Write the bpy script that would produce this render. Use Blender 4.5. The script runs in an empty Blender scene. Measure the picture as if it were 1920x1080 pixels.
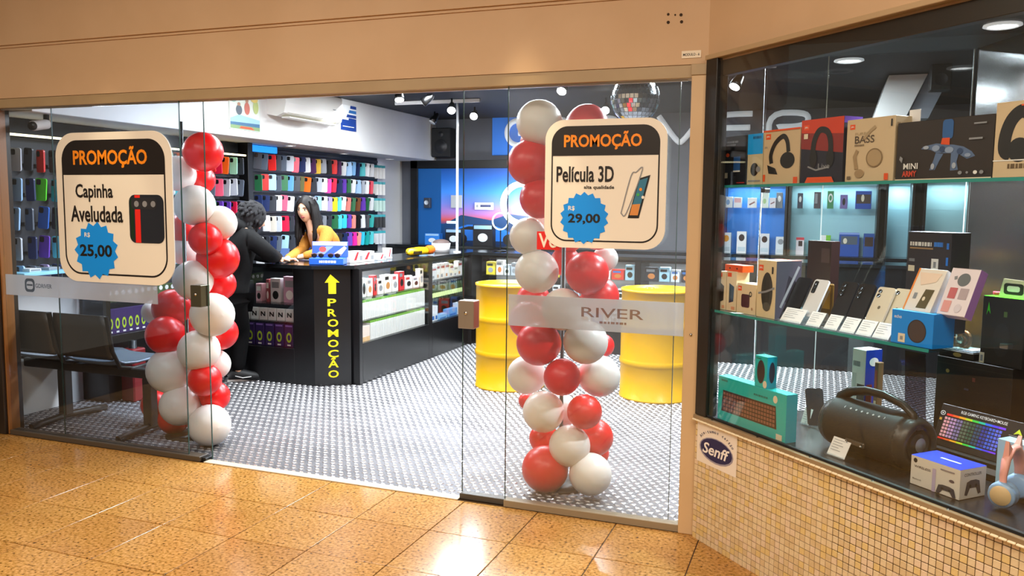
import bpy, bmesh, math, random
from mathutils import Vector as V, Matrix
random.seed(7)
sc = bpy.context.scene
COL = sc.collection
PI = math.pi
# ------------------------------------------------------------------ camera
F, YAW, PIT, ROLL, EYE = 1550.0, math.radians(20.6), math.radians(5.7), math.radians(-.58), 1.5
_f = V((-math.sin(YAW), math.cos(YAW), 0)); _r = V((math.cos(YAW), math.sin(YAW), 0)); _u = V((0, 0, 1))
_f2 = _f*math.cos(PIT) - _u*math.sin(PIT); _u2 = _u*math.cos(PIT) + _f*math.sin(PIT)
_r3 = _r*math.cos(ROLL) - _u2*math.sin(ROLL); _u3 = _u2*math.cos(ROLL) + _r*math.sin(ROLL)
CAMP = V((0, 0, EYE))
cd = bpy.data.cameras.new('camera'); cam = bpy.data.objects.new('camera', cd); COL.objects.link(cam)
cd.lens = F/1920*36; cd.sensor_width = 36; cd.clip_start = .05; cd.clip_end = 100
m = Matrix((_r3, _u3, -_f2)).transposed().to_4x4(); m.translation = CAMP
cam.matrix_world = m
sc.camera = cam
# ------------------------------------------------------------------ world, light, exposure
w = bpy.data.worlds.new('world'); sc.world = w; w.use_nodes = True
bg = w.node_tree.nodes['Background']; bg.inputs[0].default_value = (1.0, .82, .62, 1); bg.inputs[1].default_value = .22
sc.view_settings.view_transform = 'Standard'; sc.view_settings.look = 'None'; sc.view_settings.gamma = 1
sc.view_settings.use_curve_mapping = False
sc.view_settings.exposure = 0.0
sc.cycles.max_bounces = 10; sc.cycles.transparent_max_bounces = 40; sc.cycles.glossy_bounces = 4
sc.cycles.caustics_reflective = False; sc.cycles.caustics_refractive = False
sc.cycles.sample_clamp_indirect = 4
COOL = (.88, .95, 1.0); WARM = (1.0, .86, .69)
def area(name, loc, sx, sy, power, col, rot=(0, 0, 0)):
    l = bpy.data.lights.new(name, 'AREA'); l.shape = 'RECTANGLE'; l.size = sx; l.size_y = sy; l.energy = power; l.color = col
    o = bpy.data.objects.new(name, l); COL.objects.link(o); o.location = loc; o.rotation_euler = rot
    return o
def spot(name, loc, target, power, col, angle=70, blend=.5, r=.04):
    l = bpy.data.lights.new(name, 'SPOT'); l.energy = power; l.color = col; l.spot_size = math.radians(angle); l.spot_blend = blend
    l.shadow_soft_size = r
    o = bpy.data.objects.new(name, l); COL.objects.link(o); o.location = loc
    o.rotation_euler = (V(target) - V(loc)).to_track_quat('-Z', 'Y').to_euler()
    return o
# mall side: warm area lights added behind and above the viewer, no fixtures
area('mall_fill', (-3.2, 1.2, 3.35), 2.2, .9, 92, WARM)
area('mall_fill', (-.6, .6, 3.35), 2.2, .9, 92, WARM)
area('mall_fill', (1.3, .5, 3.35), 1.2, .9, 68, WARM)  # extra fill added to brighten the window bay
area('mall_fill', (-2.0, -2.5, 3.35), 3.0, 1.2, 95, WARM)
spot('fascia_downlight', (-3.93, 3.5, 2.98), (-3.93, 3.53, 0), 60, (1, .84, .56), 31, .3)
spot('fascia_downlight', (-1.36, 3.5, 2.98), (-1.36, 3.53, 0), 85, (1, .84, .56), 34, .3)
# shop: white area lights added out of view to brighten it, no fixtures
for x, e in ((-3.4, 85), (-2.0, 100), (-.4, 105)):
    area('shop_fill', (x, 5.3, 2.54), 1.2, .35, e, COOL)
area('shop_fill', (-3.0, 7.0, 2.54), 1.2, .35, 125, COOL)
area('shop_fill', (-.6, 7.0, 2.54), 1.2, .35, 90, COOL)
area('case_wall_wash', (-4.35, 7.2, 2.5), 2.6, .12, 48, COOL, (0, math.radians(-30), PI/2))
area('case_wall_wash', (-4.62, 5.0, 2.02), .1, 1.4, 22, COOL, (0, math.radians(-35), 0))

# ------------------------------------------------------------------ helpers
def ray(x, y): return _r3*((x-960)/F) - _u3*((y-540)/F) + _f2
def hit(x, y, n, c):
    d = ray(x, y); n = V(n); return CAMP + d*((c - n.dot(CAMP))/n.dot(d))
def onY(x, y, Y): return hit(x, y, (0, 1, 0), Y)
def onX(x, y, X): return hit(x, y, (1, 0, 0), X)
def onZ(x, y, Z=0): return hit(x, y, (0, 0, 1), Z)
def proj(p):
    q = V(p) - CAMP; d = q.dot(_f2)
    return 960 + F*q.dot(_r3)/d, 540 - F*q.dot(_u3)/d, d
# display-window frame: s runs along the oblique front, t goes into the window
WROT = -PI/4; _s = V((1, -1, 0))/2**.5; _t = V((1, 1, 0))/2**.5; WO = V((-.5, 3.72, 0))
def wpt(s, t, z): return WO + _s*s + _t*t + V((0, 0, z))
def won(x, y, t):
    p = hit(x, y, (1, 1, 0), 3.22 + t*2**.5) - WO
    return p.dot(_s), p.z
def lin(h):
    h = h.lstrip('#'); o = []
    for i in (0, 2, 4):
        c = int(h[i:i+2], 16)/255; o.append(c/12.92 if c <= .04045 else ((c+.055)/1.055)**2.4)
    return tuple(o)
MATS = {}
def mat(h, rough=.5, metal=0, emit=0, spec=.5, coat=0):
    k = (h, rough, metal, emit, spec, coat)
    if k in MATS: return MATS[k]
    m = bpy.data.materials.new('paint_' + h.lstrip('#')); m.use_nodes = True
    b = m.node_tree.nodes['Principled BSDF']; c = lin(h)
    b.inputs['Base Color'].default_value = (*c, 1); b.inputs['Roughness'].default_value = rough
    b.inputs['Metallic'].default_value = metal; b.inputs['Specular IOR Level'].default_value = spec
    b.inputs['Coat Weight'].default_value = coat
    if emit: b.inputs['Emission Color'].default_value = (*c, 1); b.inputs['Emission Strength'].default_value = emit
    MATS[k] = m; return m
def nodes_mat(name):
    m = bpy.data.materials.new(name); m.use_nodes = True
    return m, m.node_tree.nodes, m.node_tree.links, m.node_tree.nodes['Principled BSDF']
def glass_mat(name, tint, refl=1.0, haze=0, hazecol=(.8, .8, .8), rough=0.0):
    m, n, l, b = nodes_mat(name); n.remove(b); out = n['Material Output']
    tr = n.new('ShaderNodeBsdfTransparent'); tr.inputs[0].default_value = (*tint, 1)
    gl = n.new('ShaderNodeBsdfGlossy'); gl.inputs['Roughness'].default_value = rough; gl.inputs[0].default_value = (refl, refl, refl, 1)
    lw = n.new('ShaderNodeLayerWeight'); lw.inputs[0].default_value = .5
    pw = n.new('ShaderNodeMath'); pw.operation = 'POWER'; pw.inputs[1].default_value = 5; l.new(lw.outputs['Facing'], pw.inputs[0])
    fr = n.new('ShaderNodeMath'); fr.operation = 'MULTIPLY_ADD'; fr.inputs[1].default_value = .9; fr.inputs[2].default_value = .035; l.new(pw.outputs[0], fr.inputs[0])
    mx = n.new('ShaderNodeMixShader'); l.new(fr.outputs[0], mx.inputs[0])
    src = tr.outputs[0]
    if haze:
        df = n.new('ShaderNodeBsdfDiffuse'); df.inputs[0].default_value = (*hazecol, 1)
        tl = n.new('ShaderNodeBsdfTranslucent'); tl.inputs[0].default_value = (*hazecol, 1)
        m0 = n.new('ShaderNodeMixShader'); m0.inputs[0].default_value = .5; l.new(df.outputs[0], m0.inputs[1]); l.new(tl.outputs[0], m0.inputs[2])
        m2 = n.new('ShaderNodeMixShader'); m2.inputs[0].default_value = haze
        l.new(tr.outputs[0], m2.inputs[1]); l.new(m0.outputs[0], m2.inputs[2]); src = m2.outputs[0]
    l.new(src, mx.inputs[1]); l.new(gl.outputs[0], mx.inputs[2]); l.new(mx.outputs[0], out.inputs[0])
    return m
def noise_paint(name, h1, h2, scale, rough=.5, bump=0, spec=.5, detail=4):
    m, n, l, b = nodes_mat(name)
    tc = n.new('ShaderNodeTexCoord'); nz = n.new('ShaderNodeTexNoise'); nz.inputs['Scale'].default_value = scale; nz.inputs['Detail'].default_value = detail
    cr = n.new('ShaderNodeValToRGB'); cr.color_ramp.elements[0].color = (*lin(h1), 1); cr.color_ramp.elements[1].color = (*lin(h2), 1)
    cr.color_ramp.elements[0].position = .35; cr.color_ramp.elements[1].position = .65
    l.new(tc.outputs['Object'], nz.inputs['Vector']); l.new(nz.outputs[0], cr.inputs[0]); l.new(cr.outputs[0], b.inputs['Base Color'])
    b.inputs['Roughness'].default_value = rough; b.inputs['Specular IOR Level'].default_value = spec
    if bump:
        bp = n.new('ShaderNodeBump'); bp.inputs['Strength'].default_value = bump; l.new(nz.outputs[0], bp.inputs['Height']); l.new(bp.outputs[0], b.inputs['Normal'])
    return m

class MB:
    def __init__(s): s.v = []; s.f = []; s.m = []; s.sm = []; s.mats = []
    def add(s, vs, fs, mt, smooth=False, M=None):
        if mt not in s.mats: s.mats.append(mt)
        i = s.mats.index(mt); b = len(s.v)
        s.v += [tuple(M @ V(p)) if M else tuple(p) for p in vs]
        for f in fs: s.f.append(tuple(b+k for k in f)); s.m.append(i); s.sm.append(smooth)
        return s
    def box(s, a, c, mt, bev=.0, M=None):
        ce = [(a[i]+c[i])/2 for i in range(3)]; h = [abs(c[i]-a[i])/2 for i in range(3)]
        b = min(bev, min(h)*.8) if bev else 0
        if not b:
            vs = [(ce[0]+h[0]*x, ce[1]+h[1]*y, ce[2]+h[2]*z) for x in (-1, 1) for y in (-1, 1) for z in (-1, 1)]
            return s.add(vs, [(0, 1, 3, 2), (4, 6, 7, 5), (0, 4, 5, 1), (2, 3, 7, 6), (0, 2, 6, 4), (1, 5, 7, 3)], mt, False, M)
        vs = []; ix = {}
        for x in (-1, 1):
            for y in (-1, 1):
                for z in (-1, 1):
                    for k in range(3):
                        d = [h[i] - (0 if i == k else b) for i in range(3)]
                        ix[x, y, z, k] = len(vs); vs.append((ce[0]+x*d[0], ce[1]+y*d[1], ce[2]+z*d[2]))
        fs = []
        for k in range(3):
            i, j = [q for q in range(3) if q != k]
            for sg in (-1, 1):
                q = []
                for si, sj in ((-1, -1), (1, -1), (1, 1), (-1, 1)):
                    t = [0, 0, 0]; t[k] = sg; t[i] = si; t[j] = sj; q.append(ix[(*t, k)])
                fs.append(q)
            for si in (-1, 1):
                for sj in (-1, 1):
                    a0 = [0]*3; a1 = [0]*3; a0[i] = a1[i] = si; a0[j] = a1[j] = sj; a0[k] = -1; a1[k] = 1
                    fs.append([ix[(*a0, i)], ix[(*a1, i)], ix[(*a1, j)], ix[(*a0, j)]])
        for x in (-1, 1):
            for y in (-1, 1):
                for z in (-1, 1): fs.append([ix[x, y, z, k] for k in range(3)])
        return s.add(vs, fs, mt, False, M)
    def tube(s, pts, r, mt, n=8, closed=False, cap=True, M=None, sx=1.0):
        pts = [V(p) for p in pts]; N = len(pts); rr = r if isinstance(r, (list, tuple)) else [r]*N
        vs = []; fs = []; prev = None
        for i, p in enumerate(pts):
            if closed: d = pts[(i+1) % N] - pts[i-1]
            else: d = pts[min(i+1, N-1)] - pts[max(i-1, 0)]
            d.normalize()
            if prev is None: a = d.orthogonal().normalized()
            else: a = (prev - d*prev.dot(d)).normalized()
            prev = a; b = d.cross(a)
            for k in range(n):
                t = 2*PI*k/n; vs.append(p + (a*math.cos(t)*sx + b*math.sin(t))*rr[i])
        for i in range(N if closed else N-1):
            j = (i+1) % N
            for k in range(n): fs.append((i*n+k, i*n+(k+1) % n, j*n+(k+1) % n, j*n+k))
        if cap and not closed: fs.append(tuple(range(n))); fs.append(tuple((N-1)*n+k for k in range(n)))
        return s.add(vs, fs, mt, True, M)
    def cyl(s, p0, p1, r, mt, n=14, M=None, r1=None): return s.tube([p0, p1], [r, r if r1 is None else r1], mt, n, M=M)
    def lathe(s, prof, mt, n=28, M=None, smooth=True):
        vs = []; fs = []
        for r, z in prof:
            for k in range(n): t = 2*PI*k/n; vs.append((r*math.cos(t), r*math.sin(t), z))
        for i in range(len(prof)-1):
            for k in range(n): fs.append((i*n+k, i*n+(k+1) % n, (i+1)*n+(k+1) % n, (i+1)*n+k))
        if prof[0][0] > 1e-5: fs.append(tuple(range(n)))
        if prof[-1][0] > 1e-5: fs.append(tuple((len(prof)-1)*n+k for k in range(n)))
        return s.add(vs, fs, mt, smooth, M)
    def sph(s, c, r, mt, n=16, m=10, M=None):
        r = r if isinstance(r, (tuple, list)) else (r, r, r); vs = [(c[0], c[1], c[2]+r[2])]; fs = []
        for i in range(1, m):
            a = PI*i/m
            for k in range(n): t = 2*PI*k/n; vs.append((c[0]+r[0]*math.sin(a)*math.cos(t), c[1]+r[1]*math.sin(a)*math.sin(t), c[2]+r[2]*math.cos(a)))
        vs.append((c[0], c[1], c[2]-r[2])); L = len(vs)-1
        for k in range(n): fs.append((0, 1+k, 1+(k+1) % n)); fs.append((L, L-n+(k+1) % n, L-n+k))
        for i in range(m-2):
            for k in range(n): a = 1+i*n; fs.append((a+k, a+n+k, a+n+(k+1) % n, a+(k+1) % n))
        return s.add(vs, fs, mt, True, M)
    def prism(s, pts, y0, y1, mt, M=None):      # outline in x,z extruded along y
        n = len(pts); vs = [(x, y0, z) for x, z in pts] + [(x, y1, z) for x, z in pts]
        fs = [tuple(range(n)), tuple(range(2*n-1, n-1, -1))] + [(i, (i+1) % n, n+(i+1) % n, n+i) for i in range(n)]
        return s.add(vs, fs, mt, False, M)
    def build(s, name, parent=None, loc=None, rz=0):
        me = bpy.data.meshes.new(name); me.from_pydata(s.v, [], s.f)
        for mt in s.mats: me.materials.append(mt)
        me.polygons.foreach_set('material_index', s.m); me.polygons.foreach_set('use_smooth', s.sm); me.update()
        o = bpy.data.objects.new(name, me); COL.objects.link(o)
        if parent: o.parent = parent
        if loc is not None: o.location = loc
        if rz: o.rotation_euler.z = rz
        return o
def tag(o, label=None, cat=None, group=None, kind=None):
    if label: o['label'] = label
    if cat: o['category'] = cat
    if group: o['group'] = group
    if kind: o['kind'] = kind
    return o
def thing(name, label, cat, loc=(0, 0, 0), rz=0, group=None, rot=None):
    o = bpy.data.objects.new(name, None); COL.objects.link(o); o.location = loc; o.rotation_euler = rot or (0, 0, rz)
    o.empty_display_size = .05
    return tag(o, label, cat, group)
def struct(o): o['kind'] = 'structure'; return o
_TX = {}
def text_geo(txt, bold=0.0, shear=0.0):
    k = (txt, bold, shear)
    if k in _TX: return _TX[k]
    cu = bpy.data.curves.new('t', 'FONT'); cu.body = txt; cu.offset = bold; cu.shear = shear; cu.resolution_u = 3; cu.fill_mode = 'FRONT'
    o = bpy.data.objects.new('t', cu); COL.objects.link(o)
    bpy.context.view_layer.update()
    me = bpy.data.meshes.new_from_object(o.evaluated_get(bpy.context.evaluated_depsgraph_get()))
    vs = [(v.co.x, v.co.y) for v in me.vertices]; fs = [tuple(p.vertices) for p in me.polygons]
    bpy.data.objects.remove(o); bpy.data.curves.remove(cu); bpy.data.meshes.remove(me)
    xs = [v[0] for v in vs]; ys = [v[1] for v in vs]; a, b, c, d = min(xs), min(ys), max(xs), max(ys)
    vs = [((x-a)/(c-a), (y-b)/(d-b)) for x, y in vs]
    _TX[k] = (vs, fs, (c-a)/(d-b)); return _TX[k]
def ell(u, v, ru, rv, n=24, a0=0, a1=2*PI):
    return [(u+ru*math.cos(a0+(a1-a0)*k/n), v+rv*math.sin(a0+(a1-a0)*k/n)) for k in range(n + (0 if a1-a0 > 6.28 else 1))]
def rrect(u0, v0, u1, v1, ru, rv, n=6):
    p = []
    for cx, cy, a in ((u1-ru, v1-rv, 0), (u0+ru, v1-rv, PI/2), (u0+ru, v0+rv, PI), (u1-ru, v0+rv, 3*PI/2)):
        p += [(cx+ru*math.cos(a+PI/2*k/n), cy+rv*math.sin(a+PI/2*k/n)) for k in range(n+1)]
    return p
def smooth(p, n=5):
    p = [(2*p[0][0]-p[1][0], 2*p[0][1]-p[1][1])] + list(p) + [(2*p[-1][0]-p[-2][0], 2*p[-1][1]-p[-2][1])]; o = []
    for i in range(1, len(p)-2):
        for k in range(n):
            t = k/n; o.append(tuple(.5*(2*p[i][j]+(p[i+1][j]-p[i-1][j])*t+(2*p[i-1][j]-5*p[i][j]+4*p[i+1][j]-p[i+2][j])*t*t+(3*p[i][j]-p[i-1][j]-3*p[i+1][j]+p[i+2][j])*t**3) for j in (0, 1)))
    return o+[p[-2]]
def chaikin(p, it=2):
    for _ in range(it):
        q = [p[0]]
        for a, b in zip(p[:-1], p[1:]): q += [(a[0]*.75+b[0]*.25, a[1]*.75+b[1]*.25), (a[0]*.25+b[0]*.75, a[1]*.25+b[1]*.75)]
        p = q+[p[-1]]
    return p
def draw(mb, shapes, O, U, W, N, lift=.0006, step=.0003):
    """flat print: shapes in 0..1 coordinates laid on the face at O spanned by U, W"""
    O, U, W, N = V(O), V(U), V(W), V(N).normalized()
    for i, sh in enumerate(shapes):
        k, mt = sh[0], sh[-1]; P = lambda u, v, i=i: O + U*u + W*v + N*(lift+step*i)
        if k == 'r':
            u0, v0, u1, v1 = sh[1:5]; mb.add([P(u0, v0), P(u1, v0), P(u1, v1), P(u0, v1)], [(0, 1, 2, 3)], mt)
        elif k == 'e':
            q = [P(*a) for a in ell(*sh[1:5], n=20)]; mb.add(q, [tuple(range(len(q)))], mt)
        elif k == 'p':
            q = [P(*a) for a in sh[1]]; mb.add(q, [tuple(range(len(q)))], mt)
        elif k == 'o':                       # ring u v ru rv thickness fraction
            u, v, ru, rv, t = sh[1:6]; a = [P(*q) for q in ell(u, v, ru, rv)]; b = [P(*q) for q in ell(u, v, ru*t, rv*t)]; n = len(a)
            mb.add(a+b, [(j, (j+1) % n, n+(j+1) % n, n+j) for j in range(n)], mt)
        elif k == 'l':                       # line band between two outlines
            a = [P(*q) for q in sh[1]]; b = [P(*q) for q in sh[2]]; n = len(a)
            mb.add(a+b, [(j, (j+1) % n, n+(j+1) % n, n+j) for j in range(n)], mt)
        elif k == 's':                       # stroke along points with half width (u units), w aspect
            pts, hw = smooth(sh[1]) if len(sh[1]) > 3 else sh[1], sh[2]; A = U.length; B = W.length; L = []; R = []
            for j, p in enumerate(pts):
                a = pts[max(j-1, 0)]; b = pts[min(j+1, len(pts)-1)]
                dx, dy = (b[0]-a[0])*A, (b[1]-a[1])*B; q = math.hypot(dx, dy) or 1
                nx, ny = -dy/q*hw, dx/q*hw
                L.append(P(p[0]+nx/A, p[1]+ny/B)); R.append(P(p[0]-nx/A, p[1]-ny/B))
            n = len(pts); mb.add(L+R, [(j, j+1, n+j+1, n+j) for j in range(n-1)], mt)
        elif k == 'd':                       # small illegible print as a row of dashes
            u0, v0, u1, v1 = sh[1:5]; rr = random.Random(int(u0*991+v0*577)); u = u0
            while u < u1-.005:
                e = min(u1, u+(u1-u0)*rr.uniform(.06, .16)); mb.add([P(u, v0), P(e, v0), P(e, v1), P(u, v1)], [(0, 1, 2, 3)], mt); u = e+(u1-u0)*.035
        elif k == 't':
            tx, u0, v0, u1, v1, bold = sh[1:7]; vs, fs, _ = text_geo(tx, bold)
            mb.add([P(u0+(u1-u0)*x, v0+(v1-v0)*y) for x, y in vs], fs, mt)
    return mb
def star(u, v, r0, r1, n):
    return [(u+(r0 if k % 2 else r1)*math.cos(PI*k/n), v+(r0 if k % 2 else r1)*math.sin(PI*k/n)) for k in range(2*n)]
def nth(n): return {1: 'first', 2: 'second', 3: 'third', 4: 'fourth', 5: 'fifth', 6: 'sixth', 7: 'seventh', 8: 'eighth', 9: 'ninth', 10: 'tenth'}.get(n, '%d%s' % (n, 'th' if 10 < n % 100 < 14 else {1: 'st', 2: 'nd', 3: 'rd'}.get(n % 10, 'th')))
WHITE = mat('#f2f0ec', .4); INK = mat('#15100e', .5); BLACK = mat('#0c0c0d', .35); BLACKM = mat('#121214', .6); GREY = mat('#8d8f94', .5)
ORANGE = mat('#f0551e', .45); CREAM = mat('#e9dcc2', .45); CHROME = mat('#d8d8da', .15, 1)

# ------------------------------------------------------------------ SETTING
Y0, YB, XL, XR, ZC = 3.76, 9.70, -5.2, 2.6, 2.58
# granite material
def granite():
    m, n, l, b = nodes_mat('gold_granite')
    tc = n.new('ShaderNodeTexCoord'); geo = n.new('ShaderNodeNewGeometry'); oi = n.new('ShaderNodeObjectInfo')
    vo = n.new('ShaderNodeTexVoronoi'); vo.inputs['Scale'].default_value = 95; nz = n.new('ShaderNodeTexNoise'); nz.inputs['Scale'].default_value = 70; nz.inputs['Detail'].default_value = 5
    nb = n.new('ShaderNodeTexNoise'); nb.inputs['Scale'].default_value = 6; nb.inputs['Detail'].default_value = 3
    for q in (vo, nz, nb): l.new(geo.outputs['Position'], q.inputs['Vector'])
    cr = n.new('ShaderNodeValToRGB'); e = cr.color_ramp.elements; e[0].position = .30; e[0].color = (*lin('#4a3014'), 1); e[1].position = .44; e[1].color = (*lin('#a9803f'), 1)
    k = cr.color_ramp.elements.new(.7); k.color = (*lin('#cfa266'), 1)
    l.new(nz.outputs[0], cr.inputs[0])
    mx = n.new('ShaderNodeMix'); mx.data_type = 'RGBA'; mx.blend_type = 'MULTIPLY'; mx.inputs[0].default_value = .4
    c2 = n.new('ShaderNodeValToRGB'); c2.color_ramp.elements[0].color = (*lin('#dcb074'), 1); c2.color_ramp.elements[1].color = (*lin('#ffe9cc'), 1)
    c2.color_ramp.elements[0].position = .35; c2.color_ramp.elements[1].position = .65
    ad = n.new('ShaderNodeMath'); ad.operation = 'MULTIPLY_ADD'; ad.inputs[1].default_value = .3; l.new(oi.outputs['Random'], ad.inputs[0]); 
    sb = n.new('ShaderNodeMath'); sb.operation = 'SUBTRACT'; sb.inputs[1].default_value = .15; l.new(nb.outputs[0], sb.inputs[0]); l.new(sb.outputs[0], ad.inputs[2])
    l.new(ad.outputs[0], c2.inputs[0]); l.new(cr.outputs[0], mx.inputs[6]); l.new(c2.outputs[0], mx.inputs[7]); l.new(mx.outputs[2], b.inputs['Base Color'])
    b.inputs['Roughness'].default_value = .16; b.inputs['Specular IOR Level'].default_value = .45
    return m
GRAN = granite()
fl = struct(MB().box((-7, -5, -.06), (3.5, Y0+.02, -.004), mat('#4a331c', .7)).build('floor'))
tx, ty = .393, .408; g = .0024
me_tile = None
for i in range(-4, 12):
    for j in range(0, 6):
        x1 = -.47 - .393*i; y1 = 3.738 - ty*j; x0 = x1 - tx; y0 = y1 - ty
        if x0 + y0 > 2.75 + .45: continue
        if me_tile is None:
            t = MB().box((-tx/2+g, -ty/2+g, -.02), (tx/2-g, ty/2-g, 0), GRAN, .0012).build('tile', fl); me_tile = t.data
        else:
            t = bpy.data.objects.new('tile', me_tile); COL.objects.link(t); t.parent = fl
        t.location = ((x0+x1)/2, (y0+y1)/2, random.uniform(0, .0004))
# shop floor: chequer plate
STEEL = noise_paint('tread_steel', '#59585c', '#6d6c70', 3.0, .55, 0)
BUMPM = mat('#c9c8ca', .34, .65)  # brighter than the plate, paints in the highlights the bumps catch
STEEL.node_tree.nodes['Principled BSDF'].inputs['Metallic'].default_value = .5
fs_ = struct(MB().box((XL-.2, Y0+.02, -.06), (XR+.1, YB+.1, 0), STEEL).build('floor.001'))
mb = MB(); P = .052; PY = .040; NX = int((XR-XL)/P); NY = int((YB-Y0)/PY)
for i in range(NX):
    for j in range(NY):
        cx = XL+.02+(i+.5*(j % 2))*P; cy = Y0+.05+j*PY
        if cx + cy < 3.72+.25 and cx > -.55: continue
        if cy > 8.2 or (cx < -3.9 and cy > 5.75) or cx > 1.7: continue
        a = .35 if j % 2 else -.35; c, s = math.cos(a), math.sin(a); L, W_, H = .0215, .0115, .0055
        q = [(-L, 0, .0002), (0, -W_, .0002), (L, 0, .0002), (0, W_, .0002), (-L*.55, 0, H), (L*.55, 0, H)]
        mb.add([(cx+x*c-y*s, cy+x*s+y*c, z) for x, y, z in q], [(0, 1, 4), (1, 5, 4), (1, 2, 5), (2, 3, 5), (3, 4, 5), (3, 0, 4)], BUMPM)
o = mb.build('tread_bump', fs_); o['kind'] = 'stuff'

PLASTER = noise_paint('cream_plaster', '#cba983', '#d1b08b', 2.5, .6, .02)
LINTEL = noise_paint('lintel_metal', '#a8906c', '#b09873', 4, .42, 0)
POSTM = noise_paint('post_paint', '#cdae85', '#d3b48b', 3, .45, 0)
# fascia over the glass front: lower face, a shallow step, upper face; then the 45 degree return
def fascia(name, z0, z1, d, thick):
    a = [(-7.2, Y0-d), (-.5-.0+d*.414-.0, Y0-d-.0)]
    k = 4.2; p1 = (-.5+d*.0, Y0-d)
    c = (WO.x-.0, WO.y)
    # outline polygon seen from above
    q0 = (-7.2, Y0-d); q1 = (WO.x - d*.414, Y0-d); q2 = (q1[0]+k/2**.5, q1[1]-k/2**.5)
    r2 = (q2[0]+thick/2**.5, q2[1]+thick/2**.5); r1 = (WO.x+thick*.414, Y0+thick); r0 = (-7.2, Y0+thick)
    ring = [q0, q1, q2, r2, r1, r0]; n = 6
    vs = [(x, y, z0) for x, y in ring] + [(x, y, z1) for x, y in ring]
    return struct(MB().add(vs, [tuple(range(n)), tuple(range(n, 2*n))] + [(i, (i+1) % n, n+(i+1) % n, n+i) for i in range(n)], PLASTER).build(name))
fascia('wall_front', 2.125, 2.425, .012, .12)
fascia('trim_1', 2.425, 2.44, .02, .12)
fascia('wall_front.001', 2.44, 2.72, .032, .12)
fascia('trim_2', 2.72, 3.4, .06, .12)
struct(MB().box((-7.2, -5, 3.4), (3.5, Y0+.1, 3.5), PLASTER).build('ceiling'))
struct(MB().box((-7.2, Y0-.008, 2.068), (-.5, Y0+.09, 2.124), LINTEL, .002).build('trim_3'))
struct(MB().box((-7.2, Y0+.03, 2.061), (-.6, Y0+.05, 2.068), mat('#d9d9d6', .3)).build('trim_4'))
# beige door post at the corner
pm = MB().box((-.572, Y0-.03, 0), (-.492, Y0+.06, 2.075), POSTM, .003)
pm.box((-.575, Y0-.034, 2.075), (-.492, Y0+.06, 2.123), LINTEL, .002)
pm.cyl((-.54, Y0-.031, .93), (-.54, Y0-.036, .93), .006, CHROME, 8)
struct(pm.build('trim_5'))
DKB = noise_paint('dark_pillar', '#2a211a', '#31271f', 5, .3, 0)
struct(MB().box((-5.6, Y0-.04, 0), (-4.87, Y0+.1, 2.07), DKB, .004).build('wall_left'))
struct(MB().box((-4.868, Y0-.02, 0), (-4.858, Y0+.06, 2.07), mat('#8a5a2c', .4), .002).build('trim_6'))
# shop shell
PALE = noise_paint('white_wall', '#dcdad8', '#e4e2e0', 1.5, .6, .02)
DARKC = noise_paint('black_ceiling', '#17171b', '#1d1d22', 2, .7, .02)
struct(MB().box((XL-.12, Y0+.1, 0), (XL, YB+.1, 2.75), PALE).build('wall_shop_left'))
BACKC = noise_paint('back_wall_paint', '#5a5d66', '#63666f', 2, .6, .02)
struct(MB().box((XL-.12, YB, 0), (XR+.2, YB+.1, 2.75), BACKC).build('wall_shop_back'))
struct(MB().box((XR, 1.0, 0), (XR+.12, YB+.1, 2.75), mat('#45454b', .6)).build('wall_shop_right'))
struct(MB().box((XL-.12, Y0+.1, ZC), (XR+.2, YB+.1, ZC+.12), DARKC).build('ceiling.001'))
bk = MB().box((XL, Y0+.12, 2.06), (-4.7, YB, ZC), PALE, .004)
struct(bk.build('wall_bulkhead'))
# thresholds and rails
struct(MB().box((-3.30, Y0-.025, 0), (-1.69, Y0+.03, .006), mat('#cfc1a8', .45), .001).build('trim_7'))
struct(MB().box((-4.85, Y0-.022, 0), (-3.33, Y0+.05, .03), mat('#4d443a', .4), .002).build('trim_8'))
struct(MB().box((-1.44, Y0-.022, 0), (-.572, Y0+.03, .035), mat('#8f8069', .35), .002).build('trim_9'))
struct(MB().box((-1.69, Y0+.0, 0), (-1.44, Y0+.05, .03), mat('#4a4540', .35), .002).build('trim_10'))

# ------------------------------------------------------------------ GLASS FRONT
GL_L = glass_mat('left_glass', (.91, .935, .965), 1.0)  # tint puts the darkening by mall reflection and double panes into colour
GL_D = glass_mat('door_glass', (.965, .975, .98), 1.0)
GL_R = glass_mat('clear_glass', (.97, .98, .98), 1.0, .025, (.85, .85, .85))  # diffuse haze stands in for the veil of reflected mall light
EDGE = mat('#2f4a44', .2); FROST = glass_mat('frosted_band', (.62, .66, .68), .6, .45, (.82, .80, .80), .35)
LOGO = glass_mat('logo_film', (.62, .42, .34), .4, .06, (.4, .2, .1), .3)
LOGOD = glass_mat('logo_film_dark', (.30, .32, .34), .6, .2, (.1, .1, .1), .3)
def pane(name, x0, x1, y, mt, z0=.006, z1=2.066, edge_l=True, edge_r=True):
    o = struct(MB().box((x0, y, z0), (x1, y+.008, z1), mt).build(name))
    e = MB()
    if edge_l: e.box((x0-.003, y, z0), (x0, y+.008, z1), EDGE)
    if edge_r: e.box((x1, y, z0), (x1+.003, y+.008, z1), EDGE)
    if edge_l or edge_r: e.build('pane_edge', o)
    return o
w1 = pane('window_1', -4.857, -3.43, Y0, GL_L, .03, edge_l=False)
d1 = pane('door_1', -4.44, -3.29, Y0+.035, GL_L)
d2 = pane('door_2', -1.69, -.63, Y0+.035, GL_D)
w2 = pane('window_2', -1.44, -.575, Y0, GL_R, .035, edge_r=False)
MB().box((-4.845, Y0-.0035, .905), (-3.62, Y0-.001, 1.035), FROST).build('frosted_band', w1)
MB().box((-1.43, Y0-.0035, .915), (-.578, Y0-.001, 1.068), FROST).build('frosted_band', w2)
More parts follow.
